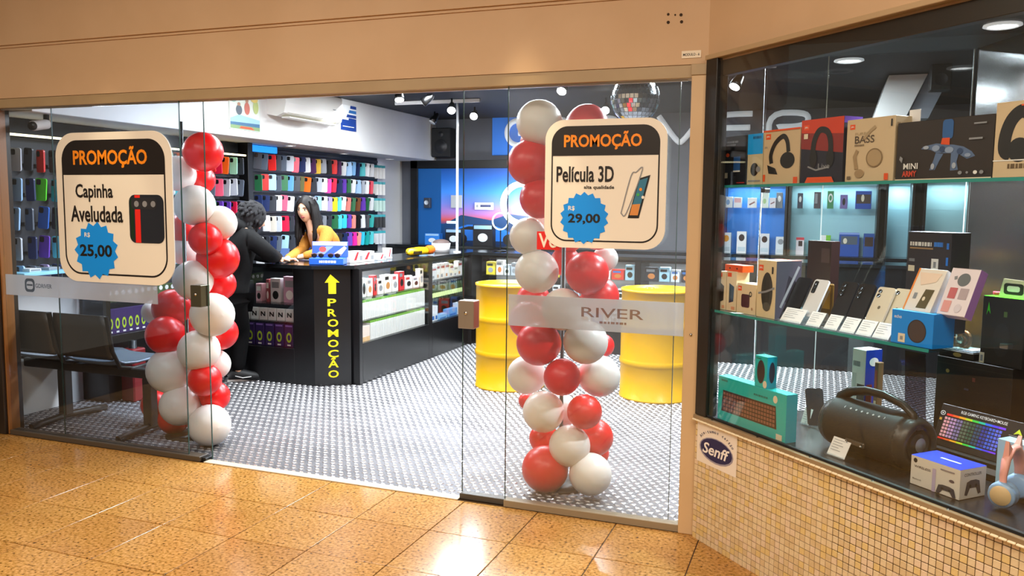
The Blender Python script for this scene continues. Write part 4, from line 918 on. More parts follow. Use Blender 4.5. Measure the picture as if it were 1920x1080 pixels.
# mosaic parapet
mp = struct(MB().box((.0, .0, 0), (2.6, .03, .556), mat('#7d6746', .8), 0, MW).build('wall_parapet'))
MC = [noise_paint('mosaic_tile_%d' % k, a, b, 60, .28, 0) for k, (a, b) in enumerate((('#dcc69e', '#e4d0aa'), ('#d3b98c', '#dac298'), ('#dfc6a6', '#e6d0b2'), ('#dcbf80', '#e2c88c')))]
tp = .0265; base = []
for i in range(int(2.57/tp)):
    for j in range(21):
        s = (i+.5)*tp; z = .556-(j+.5)*tp; p = wpt(s, 0, z); x, y, d = proj(p)
        if z < .004: continue
        base.append((0 if (10 < x < 1915 and y < 1078) else 1, d, s, z))
base.sort(key=lambda q: (q[0], q[1]))
TM = {}; hh = tp/2-.0014; stuff = MB()
for r, (vis, d, s, z) in enumerate(base):
    c = random.choices((0, 1, 2, 3), (5, 4, 3, 2))[0]
    if r < 240:
        if c not in TM: o = MB().box((-hh, -.005, -hh), (hh, 0, hh), MC[c], .0016).build('tile', mp); TM[c] = o.data
        else: o = bpy.data.objects.new('tile', TM[c]); COL.objects.link(o); o.parent = mp
        o.location = wpt(s, -.0+random.uniform(-.0005, .0005), z); o.rotation_euler.z = WROT
    else:
        dz = random.uniform(-.0006, .0006); stuff.box((s-hh, -.005+dz, z-hh), (s+hh, 0, z+hh), MC[c], 0, MW)
o = stuff.build('mosaic_tile', mp); o['kind'] = 'stuff'
capm = mat('#f2e4c2', .3); CD = None
for i in range(int(2.57/tp)):
    s = (i+.5)*tp; x, y, d = proj(wpt(s, -.02, .558))
    if s > 1.75: break
    if CD is None: o = MB().box((-hh, -.013, -.004), (hh, .013, .002), capm, .0016).build('edge_tile', mp); CD = o.data
    else: o = bpy.data.objects.new('edge_tile', CD); COL.objects.link(o); o.parent = mp
    o.location = wpt(s, -.016, .5575); o.rotation_euler = (math.radians(18), 0, WROT)
# card-payment sticker on the mosaic
s0, _ = won(1307, 840, -.006); s1, _ = won(1382, 840, -.006); z1 = won(1345, 800, -.006)[1]; z0 = won(1345, 880, -.006)[1]
o = thing('payment_sticker', 'white square sticker with blue oval Senff logo stuck on the mosaic wall', 'sticker', wpt(s0, -.0062, z0), WROT)
W_, Hh = s1-s0, z1-z0
MB().box((0, -.0008, 0), (W_, .0002, Hh), mat('#efe6da', .5)).build('sheet', o)
NAVY = mat('#17144f', .4)
mb = MB(); draw(mb, [('e', .5, .40, .43, .30, mat('#9c96a6', .5)), ('e', .5, .41, .40, .27, NAVY)], (0, -.0009, 0), (W_, 0, 0), (0, 0, Hh), (0, -1, 0))
for k, ch in enumerate('Aceitamos cartão'):
    if ch == ' ': continue
    a = math.radians(150-120*k/15); u, v = .5+.46*math.cos(a), .44+.40*math.sin(a); c_, s_ = math.sin(a), -math.cos(a)
    vs, fs, asp = text_geo(ch, .012); hgt = .065 if ch in 'Atã' else .048; wt = hgt*asp*.9
    P_ = [((u+(x-.5)*wt*c_-y*hgt*s_*0-(y-.5)*hgt*s_)*W_, -.0022, (v+(x-.5)*wt*s_+(y-.5)*hgt*c_)*Hh) for x, y in vs]
    mb.add(P_, fs, NAVY)
mb.build('sticker_print', o)
mb = MB(); vs, fs, _ = text_geo('Senff', .02, .25)
mb.add([((.16+.68*x)*W_, -.003, (.27+.27*y)*Hh) for x, y in vs], fs, mat('#f6f2ee', .5)); mb.build('sticker_logo', o)

# glass shelves with rods
SGL = glass_mat('shelf_glass', (.80, .93, .90), 1.0); SED = mat('#2f8f86', .2, 0, .05)
def shelf(label, sa, sb, ta, tb, z):
    o = thing('glass_shelf', label, 'shelf', wpt(0, 0, z), WROT)
    MB().box((sa, ta, -.011), (sb, tb, 0), SGL).build('glass_plate', o)
    MB().box((sa, ta-.0015, -.011), (sb, ta, 0), SED).build('glass_edge', o)
    r = MB()
    for s in (sa+.03, sb-.03):
        for t in (ta+.02, tb-.02): pass
    MB().box((sa+.02, tb-.03, -.03), (sa+.05, tb, -.011), CHROME, .002).build('bracket', o); MB().box((sb-.05, tb-.03, -.03), (sb-.02, tb, -.011), CHROME, .002).build('bracket', o)
    return o
shelf('upper glass shelf of the display window carrying the large headphone boxes', .03, 1.75, .06, .30, ZS1)
shelf('lower glass shelf of the display window with phones and price cards', .03, 1.155, .02, .46, ZS2)
for k, (s, t) in enumerate(((.05, .275),)):
    p = wpt(s, t, 0); tag(MB().cyl((p.x, p.y, ZB), (p.x, p.y, ZT), .004, CHROME, 8).build('shelf_rod'), ('thin steel rod at the left end of the glass shelves', 'thin steel rod at the right end of the lower glass shelf')[k], 'rod')

def wc(name, label, cat, pl, pr, pyt, t, zb, dep, col, front=(), side=(), top=(), tilt=0, hgt=None, **kw):
    s0 = won(pl, pyt, t)[0]; s1 = won(pr, pyt, t)[0]; h = hgt or won((pl+pr)/2, pyt, t)[1]-zb
    return carton(name, label, cat, wpt((s0+s1)/2, t, zb+.0005), (s1-s0-.002, dep, h), col, WROT, front, side, top, tilt=-math.radians(tilt), **kw)
JO = mat('#f0561c', .4)
def jbl(u=.06, v=.83, w_=.14, h=.1): return [('r', u, v, u+w_, v+h, JO), ('t', 'JBL', u+.02, v+h*.32, u+w_-.02, v+h*.68, .02, WHITE)]
KRAFT = '#d6bd98'
def headset_pic(cu, cv, sc_, dark=INK, ear=BLACKM):
    return [('s', [(cu-.24*sc_, cv-.12*sc_), (cu-.26*sc_, cv+.02*sc_), (cu-.16*sc_, cv+.20*sc_), (cu+.02*sc_, cv+.30*sc_), (cu+.12*sc_, cv+.22*sc_), (cu+.16*sc_, cv+.05*sc_)], .009*sc_, dark),
            ('e', cu+.14*sc_, cv-.08*sc_, .17*sc_, .13*sc_, ear), ('p', [(cu-.34*sc_, cv-.14*sc_), (cu-.14*sc_, cv-.20*sc_), (cu-.08*sc_, cv-.30*sc_), (cu-.30*sc_, cv-.28*sc_)], ear)]
dk = lambda h: mat(h, .35)
wc('bluetooth_box', 'black device box at the left end of the upper glass shelf', 'box', 1360, 1402, 255, .11, ZS1, .10, '#1c1b20', [('r', .42, .3, .72, .58, dk('#2a5da0')), ('r', .42, .27, .72, .30, WHITE), ('d', .08, .86, .6, .90, GREY), ('d', .08, .80, .5, .84, GREY), ('e', .15, .62, .08, .04, ORANGE), ('r', .05, .15, .18, .26, CREAM), ('r', .6, .04, .95, .06, mat('#b03030'))])
wc('mouse_box', 'narrow pale box with bright blue upper half on the upper glass shelf', 'box', 1403, 1432, 251, .10, ZS1, .08, '#cdbf9c', [('r', 0, .60, 1, 1, mat('#10a6ff', .4)), ('d', .35, .90, .9, .95, dk('#14568f')), ('e', .5, .30, .26, .13, INK), ('e', .75, .3, .14, .06, GREY), ('r', .1, .06, .9, .09, GREY)])
wc('headphone_box', 'cream box printed with black headphones, left of the red box', 'box', 1433, 1502, 242, .10, ZS1, .09, KRAFT, jbl() + headset_pic(.52, .52, 1.15) + [('r', .02, .05, .08, .18, JO), ('r', .86, .0, .97, .12, JO), ('t', 'JBL', .04, .66, .14, .70, .01, GREY), ('r', .0, .97, 1, 1, JO)])
wc('headphone_box', 'red to navy headphone box beside the PURE BASS carton', 'box', 1504, 1584, 222, .09, ZS1, .09, '#191a2c',
   [('p', [(0, .55), (1, .45), (1, 1), (0, 1)], dk('#8f2a24')), ('p', [(0, .80), (1, .74), (1, 1), (0, 1)], dk('#d6401f'))] + jbl(.06, .84, .13, .08) + [('s', [(.3, .3), (.32, .62), (.42, .80), (.55, .82), (.66, .76), (.72, .6), (.72, .35)], .012, INK), ('e', .32, .38, .09, .14, BLACKM), ('e', .72, .38, .09, .14, BLACKM), ('t', 'Live', .45, .22, .72, .3, .004, GREY), ('s', [(.2, .26), (.4, .2), (.7, .24)], .003, GREY), ('p', [(.14, 0), (.84, 0), (.78, .09), (.2, .09)], JO), ('r', .08, .70, .18, .78, CREAM)],
   [('r', 0, .9, 1, 1, dk('#5a35a0')), ('d', .3, .4, .6, .9, GREY)], [('r', 0, 0, 1, 1, dk('#6a3aa8'))])
wc('headphone_box', 'cream PURE BASS headphone carton on the upper glass shelf', 'box', 1589, 1680, 221, .09, ZS1, .08, KRAFT,
   jbl(.07, .84, .11, .08) + [('t', 'PURE', .19, .74, .42, .785, .02, dk('#b7a07c')), ('t', 'BASS', .19, .61, .60, .73, .012, dk('#584736')), ('d', .19, .565, .40, .595, dk('#8a765a')), ('s', [(.25, .20), (.20, .40), (.26, .50)], .008, dk('#a98c66')), ('s', [(.38, .68), (.52, .80), (.62, .86)], .006, dk('#b39a76')), ('e', .62, .37, .17, .15, dk('#b59a74')), ('o', .62, .37, .17, .15, .86, dk('#8c7350')), ('e', .32, .13, .1, .07, dk('#a98c66')), ('r', .84, .02, .92, .12, JO), ('r', .06, .04, .14, .09, dk('#7d6a50')), ('r', .93, .84, .96, .95, INK)],
   [('r', .1, .05, .3, .9, dk('#a98c66'))])
p = wpt(won(1685, 220, .1)[0]+.02, .13, ZS1)
o = carton('price_tag', 'small white price tag standing up between the PURE BASS and MINI ARMY boxes', 'tag', wpt(won(1695, 220, .13)[0], .181, ZS1+.0005), (.045, .004, won(1695, 208, .18)[1]-ZS1), '#f3f0f2', WROT, [('r', .2, .8, .8, .83, GREY)])
cam_c = [dk('#5b7196'), dk('#8fa0bd'), dk('#33486e'), dk('#a9b3c4')]
toy = [('p', [(.30, .56), (.44, .60), (.62, .56), (.72, .52), (.80, .44), (.84, .36), (.76, .32), (.68, .40), (.60, .42), (.45, .44), (.38, .50), (.28, .52)], cam_c[0]), ('p', [(.44, .44), (.52, .42), (.48, .30), (.44, .16), (.38, .16), (.42, .32)], cam_c[0]), ('p', [(.60, .44), (.68, .42), (.66, .28), (.68, .15), (.60, .14), (.60, .3)], cam_c[0]),
       ('p', rrect(.50, .66, .61, .98, .03, .06), dk('#2f5f9c')), ('p', [(.49, .58), (.58, .56), (.58, .68), (.50, .68)], dk('#e0501c')), ('e', .44, .52, .04, .05, cam_c[1]), ('e', .58, .48, .045, .05, cam_c[1]), ('e', .69, .45, .03, .05, cam_c[2]), ('e', .51, .50, .03, .05, cam_c[2]), ('e', .77, .38, .03, .03, cam_c[1]), ('e', .64, .22, .02, .05, cam_c[3]), ('e', .42, .22, .02, .05, cam_c[3]), ('e', .34, .54, .03, .03, cam_c[3])]
wc('toy_box', 'wide dark MINI ARMY toy blaster carton on the upper glass shelf', 'box', 1684, 1866, 222, .09, ZS1, .09, '#2a201b', [('r', 0, .0, 1, .02, CREAM)] + toy + [('t', 'MINI', .10, .19, .26, .29, .01, WHITE), ('t', 'ARMY', .09, .06, .25, .16, .03, dk('#d9482b')), ('p', [(.06, .42), (.09, .38), (.08, .3), (.05, .36)], GREY), ('r', .82, .86, .94, .885, GREY), ('r', .78, .62, .91, .65, GREY), ('e', .71, .10, .02, .03, GREY), ('e', .78, .10, .012, .02, GREY), ('e', .86, .10, .02, .03, WHITE), ('e', .92, .10, .02, .03, GREY)])
wc('headphone_box', 'tall cream box with a black headset picture at the right end of the upper shelf', 'box', 1869, 1968, 188, .09, ZS1, .09, KRAFT, [('s', [(.35, .3), (.22, .36), (.22, .55), (.32, .75), (.5, .86), (.7, .82)], .02, INK), ('e', .5, .36, .22, .16, BLACKM), ('r', 0, .22, 1, .235, WHITE), ('d', .3, .12, .9, .18, dk('#6b5538')), ('r', .5, .93, .9, .95, JO)])
# lower shelf
for k, (l, r_, lb) in enumerate(((1348, 1362, 'slim cream box with dark strap picture at the far left of the lower shelf'), (1363, 1382, 'slim cream box with blue-black speaker picture, second on the lower shelf'))):
    wc('speaker_box', lb, 'box', l, r_, 509, .05, ZS2, .07, '#ead7b4', [('r', .1, .86, .5, .96, JO), ('p', [(.3, .2), (.75, .25), (.8, .62), (.3, .7)], INK if not k else dk('#16384f')), ('r', .55, .04, .9, .12, dk('#e8a27a'))])
zz = won(1365, 509, .05)[1]
wc('orange_box', 'flat orange box lying on top of the two slim cream boxes', 'box', 1359, 1393, 497, .055, zz+.0005, .06, '#ee5a1e', [('e', .3, .5, .04, .12, INK), ('e', .7, .5, .04, .12, INK)])
wc('speaker_box', 'small square cream box with a maroon clip speaker on the lower shelf', 'box', 1382, 1418, 533, .045, ZS2, .08, '#ead3ae', jbl(.06, .76, .2, .16) + [('p', rrect(.26, .22, .70, .66, .08, .08), dk('#4a1c26')), ('o', .74, .68, .07, .09, .6, INK), ('e', .84, .2, .04, .05, dk('#b98a64'))], top=[('r', 0, 0, 1, 1, dk('#f4d9a8'))])
wc('speaker_box', 'tall cream box with oval black speaker and orange top on the lower shelf', 'box', 1421, 1457, 489, .04, ZS2, .13, '#e4cfa6', jbl(.08, .82, .24, .1) + [('p', ell(.55, .46, .30, .34, 22), dk('#33302a')), ('e', .55, .2, .2, .08, dk('#55524a')), ('s', [(.1, .42), (.5, .46), (.95, .54)], .004, GREY), ('r', .78, .78, .86, .9, INK)],
   [('r', 0, 0, 1, 1, dk('#4a4654')), ('p', [(.3, .3), (.7, .25), (.9, .6), (.5, .75)], dk('#2d2935')), ('s', [(.2, .2), (.6, .6), (.9, .9)], .006, GREY)], [('r', 0, 0, 1, 1, dk('#f59a1e')), ('r', 0, .6, 1, 1, dk('#ea5a1c'))])
# phones leaning on acrylic stands
ACR = glass_mat('acrylic', (.93, .95, .96), 1.0, .06)
def phone(label, px, t, col, tilt, cams=2, h=.158, wd=.074, rzz=0, z=ZS2, logo=True, dz=.03):
    s = won(px, 570, t)[0]; o = thing('mobile_phone', label, 'mobile phone', wpt(s, t, z+.0005+dz), 0); o.rotation_euler = (-math.radians(tilt), 0, WROT+rzz)
    mt = mat(col, .25); MB().prism(rrect(-wd/2, 0, wd/2, h, .011, .011, 4), 0, .008, mt).build('phone_body', o)
    MB().prism(rrect(-wd/2+.002, .002, wd/2-.002, h-.002, .01, .01, 4), .008, .0088, BLACK).build('screen', o)
    c = MB()
    if cams == 3: c.prism(rrect(-wd/2+.006, h-.06, -wd/2+.026, h-.008, .006, .006, 3), -.002, 0, BLACK)
    for k in range(cams if cams < 3 else 3):
        zc = h-.018-.017*k; c.cyl((-wd/2+.016, -.0035, zc), (-wd/2+.016, 0, zc), .0072, mat('#15161a', .1), 10)
    if cams: c.build('camera_lens', o)
    if logo: mb = MB(); draw(mb, [('e', .5, .5, .08, .042, mat('#6f6653', .3))], (-wd/2, 0, 0), (wd, 0, 0), (0, 0, h), (0, -1, 0)); mb.build('phone_logo', o)
    return o
def phone_stand(px, t, label, z=ZS2):
    s = won(px, 570, t)[0]; o = thing('phone_stand', label, 'stand', wpt(s, t, z+.0005), WROT)
    MB().box((-.03, -.03, 0), (.03, .07, .003), ACR).build('base_plate', o); MB().add([(-.028, .012, .003), (.028, .012, .003), (.028, .085, .13), (-.028, .085, .13), (-.028, .015, .003), (.028, .015, .003), (.028, .088, .13), (-.028, .088, .13)], [(0, 1, 2, 3), (4, 5, 6, 7), (0, 4, 7, 3), (1, 5, 6, 2), (3, 2, 6, 7)], ACR).build('back_rest', o)
    MB().box((-.028, -.012, .003), (.028, -.009, .03), ACR).box((-.028, -.012, .024), (.028, .012, .028), ACR).build('front_lip', o)
PH = [(1481, .075, '#101118', 28, 0, 'black mobile phone leaning beside the tall oval-speaker box', False), (1513, .07, '#eceef2', 28, 3, 'white mobile phone with a black camera strip on the lower shelf', False), (1568, .09, '#1b1c22', 26, 3, 'dark mobile phone with shiny lenses, left of the dark pair', False), (1600, .08, '#17181d', 26, 3, 'dark mobile phone with shiny lenses, right of the dark pair', False),
      (1634, .06, '#e3d9c2', 28, 2, 'pale gold mobile phone with two lenses in the middle of the shelf', True), (1667, .075, '#dfd3b6', 28, 1, 'pale gold mobile phone leaning against the cyan smart speaker box', True)]
for px, t, c, ti, cm, lb, lg in PH:
    phone(lb, px, t, c, ti, cm, logo=lg); phone_stand(px, t+.0, 'clear acrylic stand under the ' + lb.replace(' with shiny lenses', '').replace(' with a black camera strip', '').replace(' on the lower shelf', '').replace(' in the middle of the shelf', '').replace(' leaning', '').replace(' the cyan smart speaker box', ' cyan box'))
o = tag(MB().box((-.03, 0, 0), (.03, .012, .15), mat('#7a5a1e', .35), .004).box((-.02, -.001, .05), (.02, 0, .14), mat('#c99a3a', .3)).build('phone_case_box'), 'gold and black patterned pack behind the white mobile phone', 'pack'); o.location = wpt(won(1536, 540, .16)[0], .2, ZS2+.0005); o.rotation_euler.z = WROT
def price_card(label, px, py, w_, h, t=None, z=ZS2, tilt=30, holder=False):
    if t is None: q = onZ(px, py, z) - WO; s, t = q.dot(_s), q.dot(_t)
    else: s = won(px, py, t)[0]
    o = thing('price_card', label, 'price card', wpt(s, t, z+.0008), WROT, 'price cards in the display window')
    th = math.radians(tilt); U = V((w_, 0, 0)); W2 = V((0, h*math.sin(th), h*math.cos(th))); N = V((0, -math.cos(th), math.sin(th)))
    O = V((-w_/2, 0, .004)); q = [O, O+U, O+U+W2, O+W2]; vs = [tuple(p_) for p_ in q] + [tuple(p_-N*.0012) for p_ in q]
    MB().add(vs, [(0, 1, 2, 3), (7, 6, 5, 4), (0, 4, 5, 1), (1, 5, 6, 2), (2, 6, 7, 3), (3, 7, 4, 0)], mat('#f7f4f2', .4)).build('card', o)
    sh = [('r', .1, .86-.14*k, .1+[.75, .5, .6, .4, .55][k], .885-.14*k, GREY) for k in range(5)]
    mb = MB(); draw(mb, sh, O, U, W2, N); mb.build('card_print', o)
    MB().box((-w_/2-.003, -.006, 0), (w_/2+.003, h*math.sin(th)+.02, .003), ACR).box((-w_/2-.003, -.008, 0), (w_/2+.003, -.005, .012), ACR).add([(-w_/2, .003, .002), (w_/2, .003, .002), (w_/2, h*math.sin(th)+.006, h*math.cos(th)+.004), (-w_/2, h*math.sin(th)+.006, h*math.cos(th)+.004)], [(0, 1, 2, 3)], ACR).add([(w_/2, h*math.sin(th)+.006, h*math.cos(th)+.004), (-w_/2, h*math.sin(th)+.006, h*math.cos(th)+.004), (-w_/2, h*math.sin(th)+.03, .002), (w_/2, h*math.sin(th)+.03, .002)], [(0, 1, 2, 3)], ACR).build('acrylic_holder', o)
for px, py, w_, lb in ((1481, 592, .11, 'wide white price card below the black mobile phone'), (1523, 600, .068, 'white price card below the white mobile phone'), (1556, 606, .062, 'white price card below the left dark mobile phone'), (1587, 612, .066, 'white price card below the right dark mobile phone'), (1618, 618, .066, 'white price card below the middle pale gold phone'), (1650, 624, .068, 'white price card at the left side of the cyan box')):
    price_card(lb, px, py, w_, .062, t=.026, tilt=35)
wc('smart_speaker_box', 'cyan smart speaker box with a brown round speaker picture on the lower shelf', 'box', 1672, 1752, 585, .025, ZS2, .10, '#0a8df0', [('t', 'echo', .07, .76, .25, .86, .01, WHITE), ('e', .63, .45, .22, .34, dk('#4a3b38')), ('o', .63, .45, .22, .34, .92, dk('#2a2426')), ('r', .19, .06, .36, .32, CREAM), ('r', .24, .13, .31, .24, GREY)], top=[('r', 0, 0, 1, 1, dk('#28b0ff'))])
zz = won(1712, 585, .025)[1]
o = carton('phone_box', 'white and orange phone box leaning on top of the cyan smart speaker box', 'box', wpt(won(1718, 560, .045)[0], .045, zz+.001), (.105, .03, .155), '#f1e9df', WROT, [('r', 0, 0, .06, 1, dk('#f2913c')), ('p', [(.44, .08), (.80, .08), (.86, .52), (.54, .52)], dk('#5c5030')), ('e', .6, .3, .05, .05, CREAM), ('r', .2, .28, .32, .42, GREY), ('p', [(.1, .9), (.9, .9), (.8, .7), (.3, .6)], dk('#f6ddc9'))], [('r', 0, 0, 1, 1, dk('#cfc8c4'))], tilt=-math.radians(28))
o = carton('watch_box', 'white and purple smart watch box leaning right of the phone box', 'box', wpt(won(1783, 560, .06)[0], .06, zz+.001), (.10, .035, .16), '#efe3ea', WROT, [('e', .55, .76, .22, .14, dk('#6d7276')), ('s', [(.3, .8), (.2, .78)], .006, GREY), ('r', .18, .35, .45, .58, dk('#c9666a')), ('r', .55, .35, .85, .58, dk('#b7a4aa')), ('r', .12, .06, .4, .30, dk('#e7a09a')), ('e', .68, .16, .12, .09, dk('#dcd2dc'))], [('r', 0, 0, 1, 1, dk('#a978c8'))], [('r', 0, 0, 1, 1, WHITE)], tilt=-math.radians(24))
wc('printer_box', 'dark grey printed carton standing behind the leaning phone box', 'box', 1703, 1786, 436, .34, ZS2, .10, '#2f2b33', [('d', .06, .86, .56, .90, WHITE), ('r', .06, .83, .6, .845, dk('#b0895a')), ('d', .62, .86, .82, .905, dk('#3f8ff0')), ('r', .58, .62, .74, .74, WHITE), ('r', .63, .65, .69, .71, GREY), ('r', .05, .60, .2, .66, CREAM), ('d', .06, .70, .2, .73, GREY), ('r', .91, .84, .96, .90, dk('#2a7fe0')), ('r', .91, .68, .96, .76, dk('#2a7fe0'))], top=[('r', 0, 0, 1, 1, dk('#b9bcc6'))])
# big black carton on the deck with a keyboard case and gaming headset box on it
tb = .52; zt = won(1790, 672, tb)[1]
wc('monitor_box', 'large plain black carton standing on the window deck behind the keyboard box', 'box', 1757, 1902, 668, tb, ZB, .085, '#16120f', [('r', .0, .93, 1, .94, dk('#2b2622')), ('e', .16, .86, .025, .02, dk('#b79a4a')), ('r', .5, .80, .54, .84, dk('#7a3a34')), ('r', .40, .70, .46, .72, dk('#33405a'))], hgt=zt-ZB)
s0 = won(1757, 660, tb)[0]
kc = thing('keyboard_case', 'dark slab with pale silver keys lying on the black carton', 'keyboard', wpt(s0+.075, tb+.005, zt+.001), WROT)
MB().box((-.073, 0, 0), (.073, .10, .028), mat('#1c1814', .35), .003).build('case', kc); MB().box((-.066, .008, .028), (.066, .094, .031), mat('#8d9aa6', .3, .3), .001).build('key_bed', kc)
for r in range(4):
    for c in range(7): MB().box((-.063+c*.018, .012+r*.020, .031), (-.063+c*.018+.015, .012+r*.020+.016, .036), mat('#d3dde6', .35), .001).build('key', kc)
mb = MB(); draw(mb, [('e', .55, .5, .12, .3, dk('#c2a658'))], (-.073, 0, 0), (.146, 0, 0), (0, 0, .028), (0, -1, 0)); mb.build('logo', kc)
wt_ = thing('watch', 'bronze smart watch on a small clear cube between the watch box and the silver keys', 'watch', wpt(s0+.075, tb+.05, zt+.038), WROT)
BZ = mat('#c58a5c', .3, .6); MB().tube([(.022*math.cos(2*PI*k/16)*1.1, 0, .03+.03*math.sin(2*PI*k/16)) for k in range(16)], .007, BZ, 8, closed=True).build('strap', wt_)
MB().cyl((0, -.024+.0, .03), (0, -.012, .03), .018, BZ, 16).build('watch_case', wt_); mb = MB().cyl((0, -.026, .03), (0, -.024, .03), .014, mat('#bfe0da', .2), 14).build('dial', wt_); MB().box((-.05, .0, 0), (-.022, .03, .035), mat('#c68b52', .4), .002).build('wood_block', wt_)
gs0 = won(1838, 600, tb+.01)[0]
zg = zt-.0
gb = carton('headset_box', 'black gaming headset box with bright green top on the black carton', 'box', wpt(gs0+.085, tb+.012, zg+.001), (.16, .07, won(1850, 556, tb)[1]-zg), '#111416', WROT, [('p', [(.10, .72), (.15, .92), (.2, .74), (.15, .80)], dk('#37d020')), ('r', .52, .72, .6, .80, dk('#4f6a3a')), ('e', .5, .38, .2, .25, dk('#1c2126')), ('r', .0, .0, .12, .16, CREAM), ('r', .03, .03, .09, .12, GREY)], top=[('r', 0, 0, 1, 1, dk('#4fdc1e'))])
zz = won(1850, 556, tb)[1]
hc = thing('hanging_pack', 'cream hang card with black slot standing on the green-topped headset box', 'pack', wpt(gs0+.115, tb+.045, zz+.002), WROT)
MB().prism([(-.075, 0), (.09, 0), (.09, .06), (-.06, .065)], 0, .004, mat('#f0e0c4', .4)).build('card', hc); mb = MB(); draw(mb, [('p', rrect(.16, .15, .58, .8, .06, .15), INK), ('p', rrect(.23, .32, .5, .65, .05, .1), WHITE)], (-.085, 0, 0), (.175, 0, 0), (0, 0, .062), (0, -1, 0)); mb.build('hang_slot', hc)
tag(MB().box((0, 0, 0), (.04, .03, .012), mat('#d8344a', .4), .002).build('red_tag'), 'small red tag lying left of the cream hang card', 'tag').location = wpt(gs0+.012, tb+.06, zz+.002)

# deck items
TEAL = '#0fb9b6'
tz = won(1410, 722, .035)[1]
s0, s1 = won(1346, 750, .035)[0], won(1474, 780, .035)[0]
kb = carton('keyboard_box', 'turquoise carton with a keyboard picture at the left end of the window deck', 'box', wpt((s0+s1)/2, .035, ZB+.0005), (s1-s0, .055, tz-ZB), TEAL, WROT, [('p', [(.08, .40), (.83, .20), (.86, .66), (.07, .76)][::1], dk('#5a332c'))] if False else [('p', [(.06, .22), (.88, .22), (.86, .70), (.08, .70)], dk('#3a2622')), ('e', .85, .84, .03, .08, CREAM), ('r', .05, .9, .15, .94, dk('#0c7a70')), ('d', .55, .80, .75, .84, dk('#0c7a70')), ('r', .88, .02, .96, .14, CREAM), ('e', .05, .08, .02, .04, dk('#6fe0d2'))], [('r', 0, 0, 1, 1, dk('#0e8f9e'))])
mb = MB(); W_, Hh = s1-s0, tz-ZB; kk = dk('#8c5a4c')
for r in range(5):
    for c in range(19): draw(mb, [('r', .095+c*.0405, .26+r*.085, .095+c*.0405+.032, .26+r*.085+.062, kk)], (-W_/2, -.001, 0), (W_, 0, 0), (0, 0, Hh), (0, -1, 0), .0012)
o = mb.build('printed_key', kb); o['kind'] = 'stuff'
mzs = won(1416, 700, .04)[0]; mze = won(1439, 700, .04)[0]
mb_ = carton('mouse_box', 'small turquoise mouse box with hang loop standing on the keyboard carton', 'box', wpt((mzs+mze)/2, .038, tz+.001), (mze-mzs, .05, won(1427, 668, .04)[1]-tz), '#12bcbc', WROT, [('p', ell(.5, .5, .32, .38, 20), dk('#3a2a28')), ('e', .86, .12, .16, .12, CREAM), ('r', .1, .9, .5, .94, dk('#0c7a70'))], [('r', 0, 0, 1, 1, dk('#12a9c9')), ('p', ell(.5, .5, .3, .34, 18), dk('#2a3550'))], [('r', 0, 0, 1, 1, dk('#3fd6c8'))])
MB().tube([(-.014, .025, 0), (-.014, .025, .012), (.014, .025, .012), (.014, .025, 0)], .002, ACR, 6).build('hang_loop', mb_).location = (0, 0, won(1427, 668, .04)[1]-tz)
q = onZ(1530, 800, ZB)-WO; ss, ts = q.dot(_s), q.dot(_t)
ps = thing('phone_stand', 'clear stand holding a thin phone beside the black boombox', 'stand', wpt(ss, ts, ZB+.0005), WROT)
MB().box((-.035, -.03, 0), (.045, .04, .004), ACR).box((-.035, -.03, .004), (-.031, .04, .02), ACR).add([(-.03, .03, .004), (.03, .03, .004), (.03, .06, .12), (-.03, .06, .12)], [(0, 1, 2, 3)], ACR).build('acrylic_base', ps)
ph_ = phone('slim silver-edged phone leaning on the clear stand beside the black boombox', 1530, ts, '#23252b', 24, 0, .16, .074, math.radians(62), ZB, False, .006); ph_.location = wpt(ss+.005, ts, ZB+.0075)
price_card('white price card standing in front of the leaning slim phone', 1508, 797, .045, .07, None, ZB, 20)
wc('tablet_box', 'tall white and blue box standing behind the boombox handle', 'box', 1599, 1625, 655, .40, ZB, .09, '#e9ecea', [('d', .1, .8, .6, .86, GREY), ('r', .08, .1, .35, .72, dk('#c9cfcf')), ('r', .45, .02, 1, .6, dk('#3a2f2f'))], [('r', 0, 0, 1, 1, dk('#2340a8')), ('r', .1, .1, .45, .6, dk('#b04a4a')), ('e', .5, .86, .28, .05, WHITE)])
wc('film_box', 'narrow patterned pack beside the tall white and blue box', 'box', 1640, 1648, 680, .42, ZB, .03, '#8a6a4a', [('r', .2, .1, .8, .5, CREAM), ('r', .2, .6, .8, .9, dk('#c05a3a'))])
# boombox
bs0, bs1 = won(1562, 795, .215)[0], won(1728, 820, .215)[0]; bz1 = won(1600, 746, .19)[1]
R = (bz1-ZB)/2*.94; L = bs1-bs0
BK = noise_paint('speaker_mesh', '#16120f', '#1d1815', 300, .6, .2); BR_ = mat('#2b2826', .35)
bb = thing('boombox_speaker', 'large black barrel-shaped boombox speaker with a carry handle', 'speaker', wpt((bs0+bs1)/2, .215, ZB+R+.001), WROT)
MXB = Matrix.Rotation(PI/2, 4, 'Y')
MB().lathe([(R*.72, -L*.5), (R*.9, -L*.47), (R, -L*.38), (R*1.0, 0), (R, L*.36), (R*.97, L*.40)], BK, 36, MXB).build('body', bb)
MB().lathe([(R*.98, L*.38), (R*.96, L*.43), (R*.86, L*.49), (R*.74, L*.505), (R*.68, L*.47)], BR_, 32, MXB).lathe([(R*.98, -L*.38), (R*.96, -L*.43), (R*.86, -L*.49), (R*.74, -L*.505), (R*.68, -L*.47)], BR_, 32, MXB).build('end_ring', bb)
MB().lathe([(R*.70, L*.46), (R*.62, L*.48), (R*.45, L*.455), (R*.3, L*.49), (0, L*.5)], mat('#18181b', .3), 28, MXB).build('passive_radiator', bb)
MB().lathe([(R*.26, L*.495), (R*.2, L*.505), (0, L*.506)], mat('#9a9aa0', .3, .6), 20, MXB).build('badge_disc', bb)
